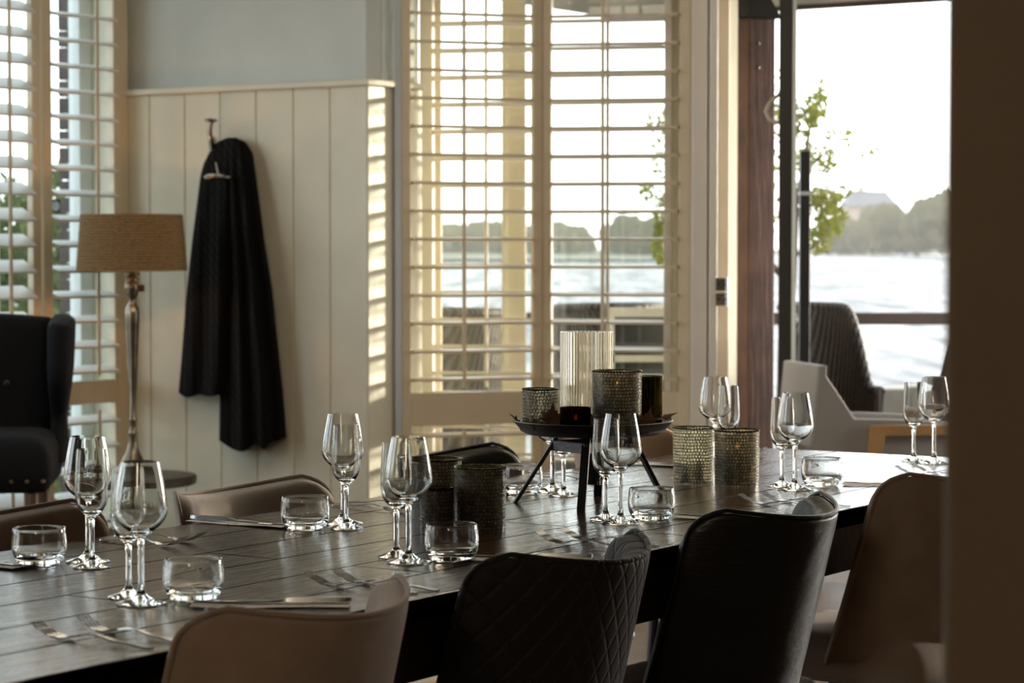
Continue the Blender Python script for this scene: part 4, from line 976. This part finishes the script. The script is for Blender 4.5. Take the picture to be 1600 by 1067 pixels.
# black steel door frame post + blue edge
mb = MB(); a = DD(1216, 400, 9.60); b = DD(1237, 400, 9.60); mb.obox((a.x, a.y, 0), (b.x - a.x, 0, 0), (.02, .06, 0), (0, 0, 2.5)); 
dp = tag(mb.build('steel_post', 'black_metal', None, smooth=False, bevel=.003), 'black steel post right of the timber post, full height', 'post')
mb = MB(); b2 = DD(1243.5, 400, 9.58); mb.obox((b.x, b.y - .02, 0), (b2.x - b.x, 0, 0), (.0, .05, 0), (0, 0, 2.5)); mb.build('edge_strip', 'paint_blue', dp, smooth=False)
mb = MB(); a = DD(1250, 400, 10.3); b = DD(1266, 400, 10.3); zt_ = DD(1250, 236, 10.3).z; mb.obox((a.x, a.y, 0), (b.x - a.x, 0, 0), (0, .045, 0), (0, 0, zt_))
p2 = tag(mb.build('steel_post', 'black_metal', None, smooth=False, bevel=.003), 'shorter dark steel post in front of the olive tree', 'post')
mb = MB(); zc_ = DD(1250, 302, 10.3).z; mb.obox((a.x - .004, a.y - .004, zc_ - .008), (b.x - a.x + .008, 0, 0), (0, .053, 0), (0, 0, .016)); mb.build('cable_tie', 'paint_blue', p2, smooth=False)
# porch roof
mb = MB(); zs = 2.43
rbox(mb, OW + .15, OW + 2.35, .3, 6.5, zs, zs + .08); rf = fobj(mb, 'ceiling_porch', 'soffit')
mb = MB(); rbox(mb, OW + 2.30, OW + 2.36, .3, 6.5, zs - .02, zs + .16); fobj(mb, 'trim_9', 'brown_rail')
mb = MB(); rbox(mb, OW + .15, OW + 4.2, -4, 9, -.12, -.02); fobj(mb, 'floor_deck', 'deck')
# white exterior column seen between the louvres
mb = MB(); a = DD(784, 400, 10.6); b = DD(822, 400, 10.6); mb.obox((a.x, a.y, -.02), (b.x - a.x, 0, 0), (0, .12, 0), (0, 0, 2.45)); tag(mb.build('porch_column', 'paint_cream', None, smooth=False, bevel=.005), 'square cream porch column seen through the left lake shutter', 'column')
# railing
rl = empty('deck_railing', DD(1300, 700, 13.0) * Vector((1, 1, 0)) if False else (2.7, 13.0, 0), 0, 'brown timber railing at the water edge', 'railing')
zr1 = DD(1300, 488, 13.0).z; zr0 = DD(1300, 507, 13.0).z
mb = MB(); mb.box((0, 0, (zr0 + zr1) / 2), (6.8, .09, zr1 - zr0)); mb.build('top_rail', 'brown_rail', rl, smooth=False, bevel=.005)
for x in (-3.3, -2.2, -1.1, 0, 1.5, 3.0):
    mb = MB(); mb.box((x, 0, (zr0 - .4) / 2), (.08, .08, zr0 + .4)); mb.build('baluster', 'brown_rail', rl, smooth=False)
mb = MB(); mb.box((0, 0, .05), (6.8, .05, .1)); mb.build('bottom_rail', 'brown_rail', rl, smooth=False)

# outdoor wicker chairs
def wicker(loc, rz, label, m='wicker_grey', ht=1.0, arm=.62, wide=.31, flare=.06):
    r = empty('wicker_chair', loc, rz, label, 'chair', 'wicker armchairs on the deck')      # faces local +x
    def f(a, b, t):
        th_ = (a - .5) * 2 * math.radians(128); c = math.cos(th_); k = max(0, min(1, (1.75 - abs(th_)) / .75)); k = k * k * (3 - 2 * k)
        top = arm + (ht - arm) * k * (.95 + .05 * c); z = .12 + (top - .12) * b
        rr = wide * (.86 + .14 * b) + flare * b * b * max(0, c); rr2 = rr - (.035 if t else 0)
        return Vector((-rr2 * c * 1.0 - .04 * b * max(0, c), rr2 * math.sin(th_), z))
    mb = MB(); mb.slab(lambda a, b: f(a, b, 0), lambda a, b: f(a, b, 1), 48, 14); sh = mb.build('woven_shell', m, r, ang=60)
    mb = MB(); mb.tube([(f(a / 60, 1, 0) + f(a / 60, 1, 1)) / 2 for a in range(61)], .024, 8); mb.build('rim_braid', m, sh)
    mb = MB(); mb.lathe([(0, .40), (.24, .40), (.255, .43), (.24, .46), (0, .465)], 24); mb.build('seat', m, r)
    for x, y in ((-.2, -.17), (-.2, .17), (.2, -.17), (.2, .17)):
        mb = MB(); mb.tube([(x, y, .14), (x, y, -.02)], .02, 6); mb.build('leg', m, r)
    return r
wicker((1.475, 10.9, 0), math.radians(-50), 'grey wicker armchair behind the grey shell chair', ht=1.0, arm=.62, wide=.205)
wicker((2.02, 10.1, 0), math.radians(120), 'brown wicker armchair cut by the dark wall pier', 'wicker_dark', ht=.99, arm=.70, wide=.28, flare=.12)
wicker((-.25, 11.3, 0), math.radians(70), 'wicker armchair outside, seen through the left lake shutter', ht=.98, arm=.65)
wicker((.42, 12.2, 0), math.radians(110), 'wicker armchair outside, seen through the right lake shutter', ht=.98, arm=.65)
# white planter
pl = tag(rel_box := MB().box((0, 0, .30), (.55, .35, .62)).build('planter_box', 'white_box', None, smooth=False, bevel=.01, loc=(1.98, 11.8, -.02)), 'weathered white box behind the seat of the grey shell chair', 'box')
# framed wind screen seen through right shutter
ws = empty('wind_screen', (DD(1000, 500, 10.9).x, 10.9, 0), 0, 'white framed dark glazed wind screen seen through the right lake shutter', 'screen')
w_ = 92 / FPX * 10.9; z1 = DD(1000, 488, 10.9).z
mb = MB()
for x in (-w_ / 2, w_ / 2): mb.box((x, 0, z1 / 2), (.035, .03, z1))
mb.box((0, 0, z1), (w_ + .035, .04, .04)); mb.box((0, 0, .02), (w_, .03, .04)); mb.box((0, 0, DD(1000, 560, 10.9).z), (w_, .03, .03)); mb.build('screen_frame', 'paint_white', ws, smooth=False)
mb = MB(); mb.box((0, 0, z1 / 2), (w_ - .03, .008, z1 - .03)); mb.build('screen_glass', 'dark_panel', ws, smooth=False)

# grey shell armchair at the threshold
gc = empty('shell_armchair', (1.30, 8.75, 0), 0, 'angular grey shell armchair with oak frame by the doorway', 'armchair')
Fd = Vector((.985, .17, 0)); Wd_ = Vector((-.20, .98, 0)); GO = Vector((1.30, 8.75, 0))
def gp(px, py, Z, k=0): q = DD(px, py, Z) - GO; return q + Wd_ * k
side = [(1281, 571), (1336, 654), (1420, 656), (1530, 662), (1530, 740), (1420, 770), (1330, 770), (1268, 700)]
def side_pts(k, dz=0): return [gp(x, y, 8.70 + (x - 1281) / FPX * 8.7 * .17) + Wd_ * k for x, y in side]
for k in (0, .40):
    a_ = side_pts(k); b_ = side_pts(k + .025); n = len(a_); mb = MB()
    mb.add(a_ + b_, [tuple(range(n)), tuple(reversed(range(n, 2 * n)))] + [(i, (i + 1) % n, n + (i + 1) % n, n + i) for i in range(n)])
    mb.build('side_shell', 'shell_grey', gc, smooth=False, bevel=.006)
a0 = side_pts(0)
mb = MB(); tp, bt = a0[0], a0[7]; n_ = (-Fd) * .02
mb.hexa([bt, bt + Fd * .03, bt + Fd * .03 + Wd_ * .42, bt + Wd_ * .42], [tp, tp + Fd * .03, tp + Fd * .03 + Wd_ * .42, tp + Wd_ * .42]); mb.build('back_shell', 'shell_grey', gc, smooth=False, bevel=.006)
mb = MB(); c = gp(1425, 690, 8.9) + Wd_ * .15
mb.obox(gp(1330, 700, 8.75) , Fd * .46, Wd_ * .40, UP * .07); mb.build('seat_cushion', 'shell_grey', gc, smooth=False, bevel=.02)
for k in (-.03, .43):
    mb = MB(); p0 = gp(1358, 664, 8.72) + Wd_ * k; mb.obox(p0, Fd * .42, Wd_ * .025, UP * -.04); mb.build('oak_rail', 'oak', gc, smooth=False, bevel=.004)
    mb = MB(); p1 = gp(1358, 664, 8.72) + Wd_ * k; ft = gp(1330, 800, 8.70) + Wd_ * k; ft.z = 0
    mb.hexa([ft, ft + Fd * .04, ft + Fd * .04 + Wd_ * .025, ft + Wd_ * .025], [p1, p1 + Fd * .055, p1 + Fd * .055 + Wd_ * .025, p1 + Wd_ * .025]); mb.build('leg', 'oak', gc, smooth=False, bevel=.003)
    mb = MB(); p1 = p0 + Fd * .38; ft = p0 + Fd * .42; ft.z = 0; mb.hexa([ft, ft + Fd * .03, ft + Fd * .03 + Wd_ * .025, ft + Wd_ * .025], [p1, p1 + Fd * .04, p1 + Fd * .04 + Wd_ * .025, p1 + Wd_ * .025]); mb.build('leg', 'oak', gc, smooth=False, bevel=.003)

# ------------------------------------------------------------------ planting
def leaves(mb, c, rad, n, ls, lw_, rnd, shell_=.3):
    for _ in range(n):
        while True:
            d = Vector((rnd.uniform(-1, 1), rnd.uniform(-1, 1), rnd.uniform(-1, 1)))
            if shell_ < d.length < 1: break
        p = Vector(c) + Vector((d.x * rad[0], d.y * rad[1], d.z * rad[2]))
        a = Vector((rnd.gauss(0, 1), rnd.gauss(0, 1), rnd.gauss(0, 1))).normalized(); b = a.cross(Vector((rnd.gauss(0, 1), rnd.gauss(0, 1), rnd.gauss(0, 1)))).normalized()
        l = ls * rnd.uniform(.6, 1.3); q = lw_ * rnd.uniform(.6, 1.3)
        mb.add([p - a * l, p + b * q, p + a * l, p - b * q], [(0, 1, 2, 3)])
    return mb
rnd = random.Random(3)
oz = 12.2
ol = empty('olive_tree', (DD(1240, 400, oz).x, oz, -.02), 0, 'olive tree with fine leaves beyond the doorway posts', 'tree')
ob = Vector(ol.location)
mb = MB()
for (x, y, rx, rz_, n) in ((1252, 190, 26, 34, 90), (1275, 172, 16, 30, 45), (1285, 148, 8, 28, 22), (1262, 250, 22, 30, 60), (1292, 250, 10, 22, 25), (1300, 210, 10, 10, 9), (1322, 217, 9, 14, 9), (1366, 234, 6, 8, 5), (1352, 242, 4, 4, 2), (1285, 320, 28, 30, 110), (1300, 345, 22, 28, 80), (1278, 375, 20, 26, 60), (1315, 300, 9, 12, 12),
                      (1030, 200, 22, 36, 34), (1035, 260, 18, 30, 20), (1038, 330, 20, 40, 90), (1032, 380, 14, 36, 80), (1010, 300, 12, 20, 20), (1215, 300, 40, 120, 80), (1140, 320, 60, 110, 100), (1222, 170, 20, 60, 40)):
    c = DD(x, y, oz + rnd.uniform(-.3, .3)) - ob; k = oz / FPX
    leaves(mb, c, (rx * k, .25, rz_ * k), int(n * 2.6), .026, .0085, rnd, 0)
mb.build('foliage', 'olive', ol, smooth=False)
mb = MB()
def br(pts, r0, r1):
    P_ = [DD(x, y, oz) - ob for x, y in pts]; mb.tube(P_, [r0 + (r1 - r0) * i / (len(P_) - 1) for i in range(len(P_))], 6)
br([(1225, 700), (1228, 520), (1235, 420), (1240, 330)], .05, .03); br([(1240, 330), (1255, 270), (1265, 200), (1285, 140)], .02, .004); br([(1240, 330), (1270, 320), (1300, 330)], .014, .003); br([(1255, 270), (1290, 240), (1320, 215)], .008, .002)
br([(1232, 440), (1150, 360), (1090, 320), (1040, 270)], .02, .003); br([(1240, 400), (1270, 385), (1290, 370)], .012, .002); br([(1090, 320), (1050, 340), (1030, 370)], .01, .003)
mb.v = [q for q in mb.v]; mb.build('trunk', 'bark', ol)
# shrubs beyond left window
for i, (x, y, zz, rx, rz_, lab) in enumerate(((10, 460, 13.9, .50, .62, 'leafy green hedge shrub outside the left window, leftmost'), (92, 455, 12.9, .38, .58, 'leafy green hedge shrub outside, behind the right louvres of the left window'), (50, 490, 12.0, .42, .5, 'lower hedge shrub outside behind the black wing chair'))):
    c = DD(x, y, zz); sh = empty('hedge_shrub', (c.x, c.y, 0), 0, lab, 'shrub', 'hedge shrubs outside the left window')
    mb = leaves(MB(), (0, 0, c.z * .72), (rx, .38, c.z * .72 + .25), 1100, .05, .028, rnd, .5); mb.build('foliage', 'hedge', sh, smooth=False)
    mb = MB(); mb.tube([(0, 0, 0), (.03, 0, .6)], .04, 6); mb.build('stem', 'bark', sh)
# brick pier outside the left window
mb = MB(); a = DD(96, 400, 11.0)
for i in range(40):
    d_ = .012 if i % 2 else 0
    mb.box((a.x + .02 + d_ / 2, 11.0, .0375 + i * .075), (.045 + d_, .06, .068))
tag(mb.build('brick_pier', 'stone', smooth=False), 'narrow dark brick pier outside the left window', 'pier')
mb = MB(); a = DD(111, 400, 11.3); mb.box((a.x, 11.3, 1.4), (.025, .05, 2.8)); a = DD(152, 400, 11.3); mb.box((a.x, 11.3, 1.4), (.075, .05, 2.8)); a = DD(128, 400, 11.3); mb.box((a.x, 11.3, 1.4), (.05, .04, 2.8))
tag(mb.build('conservatory_frame', 'grey_frame', smooth=False), 'white framed glazing posts outside behind the left window', 'frame')
# lawn outside left
mb = MB(); mb.box((-8, 14, -.35), (14, 12, .6)); struct(mb.build('ground_lawn', 'grass', smooth=False))

# ------------------------------------------------------------------ lake, far shore
mb = MB(); mb.box((0, 420, -.95), (2400, 813.5, .1)); struct(mb.build('lake', 'water', smooth=False))
mb = MB(); mb.box((0, 1150, -.7), (3000, 900, .8)); struct(mb.build('ground_shore', 'grass', smooth=False))
mb = MB(); mb.grid(lambda a, b: Vector((-260 + a * 290, 330 + b * 400, -.6 + .35 * math.sin(a * PI))), 10, 4); struct(mb.build('ground_meadow', 'grass', smooth=False))
def fartree(px, pyt, Z, wpx, lab, seed):
    rr = random.Random(seed); base = -.6; c = DD(px, 395, Z); top = DD(px, pyt, Z).z; h = top - base; r = empty('shore_tree', (c.x, c.y, base), 0, lab, 'tree', 'trees on the far shore')
    mb = MB(); wr = wpx / FPX * Z
    for i in range(7):
        cx = rr.uniform(-.55, .55) * wr * .6; cz_ = h * (.30 + .5 * rr.random()) * (1 - .25 * abs(cx) / wr); rad = min(h - cz_, wr * rr.uniform(.35, .6)) * 1.0
        if i == 0: cx, cz_, rad = 0, h * .62, h * .38
        if i == 1: cx, cz_, rad = 0, h * .3, min(h * .3, wr * .6)
        vs = []; 
        def f(a, b):
            th_ = a * 2 * PI; ph = b * PI; d = Vector((math.sin(ph) * math.cos(th_), math.sin(ph) * math.sin(th_), math.cos(ph)))
            k = 1 + .28 * mnoise.noise(d * 2.5 + Vector((seed, i, 0))) + .16 * mnoise.noise(d * 7 + Vector((seed, i, 5)))
            return Vector((cx, 0, cz_)) + Vector((d.x * max(rad, wr * .3), d.y * rad, d.z * rad)) * k
        mb.grid(f, 20, 14)
    mb.build('crown', 'far_tree', r, ang=180)
    mb = MB(); mb.tube([(0, 0, 0), (0, 0, h * .4)], wr * .06, 6); mb.build('trunk', 'bark', r)
spec = [(1295, 352, 640, 34), (1318, 338, 620, 40), (1345, 345, 600, 34), (1368, 322, 655, 36), (1388, 318, 570, 34), (1408, 338, 580, 30), (1432, 330, 560, 34), (1450, 308, 540, 36), (1474, 300, 520, 42), (1510, 310, 440, 40),
        (870, 345, 560, 40), (835, 352, 600, 50), (900, 352, 640, 40), (985, 335, 520, 44), (1015, 340, 500, 40), (955, 352, 600, 40), (700, 350, 600, 60), (760, 345, 590, 60), (650, 352, 620, 60)]
wh = ['right of the olive tree', 'left of the far house', 'below the far house gable', 'in front of the far house', 'right of the far house roof', 'in the dip of the tree line', 'at the foot of the tallest clump', 'left in the tallest clump by the pier', 'at the pier edge, tallest', 'just behind the pier edge',
      'through the right shutter, left pane', 'through the right shutter, at its left stile', 'through the right shutter, beside the tilt rod', 'through the right shutter, tallest there', 'through the right shutter, near the olive leaves', 'through the right shutter, right of the tilt rod', 'through the left shutter, by its tilt rod', 'through the left shutter, behind the porch column', 'through the left shutter, at its left side']
for i, (px, py, Z, wp) in enumerate(spec): fartree(px, py, Z, wp, 'distant tree on the far shore, ' + wh[i], i)
hs_ = empty('far_house', (DD(1362, 395, 700).x, 700, -.5), 0, 'large house with grey gabled roof on the far shore', 'house')
k7 = 700 / FPX; zz = lambda py: DD(1362, py, 700).z + .5
mb = MB(); mb.box((0, 6, zz(322) / 2), (80 * k7, 12, zz(322))); mb.build('walls', 'house', hs_, smooth=False)
mb = MB(); x0, x1 = -42 * k7, 42 * k7; mb.hexa([Vector((x0, -1, zz(322))), Vector((x1, -1, zz(322))), Vector((x1, 13, zz(322))), Vector((x0, 13, zz(322)))], [Vector((x0 + 2, 4, zz(296))), Vector((x1 - 3, 4, zz(298))), Vector((x1 - 3, 8, zz(298))), Vector((x0 + 2, 8, zz(296)))]); mb.build('roof', 'roof', hs_, smooth=False)
mb = MB(); mb.box((-14 * k7, 4, zz(295)), (8 * k7, 3, 10 * k7)); mb.build('chimney', 'house', hs_, smooth=False)

# thin morning haze over the lake
m_h, t_h = mat('lake_haze')
vs_ = N(t_h, 'ShaderNodeVolumeScatter'); vs_.inputs['Density'].default_value = .0002; vs_.inputs['Anisotropy'].default_value = .2; vs_.inputs['Color'].default_value = (1, .965, .88, 1)
oh = t_h.nodes.new('ShaderNodeOutputMaterial'); t_h.links.new(vs_.outputs[0], oh.inputs['Volume'])
mb = MB(); mb.box((100, 560, 20), (1100, 1000, 41.6)); hz = mb.build('lake_haze', m_h, smooth=False); hz['kind'] = 'structure'
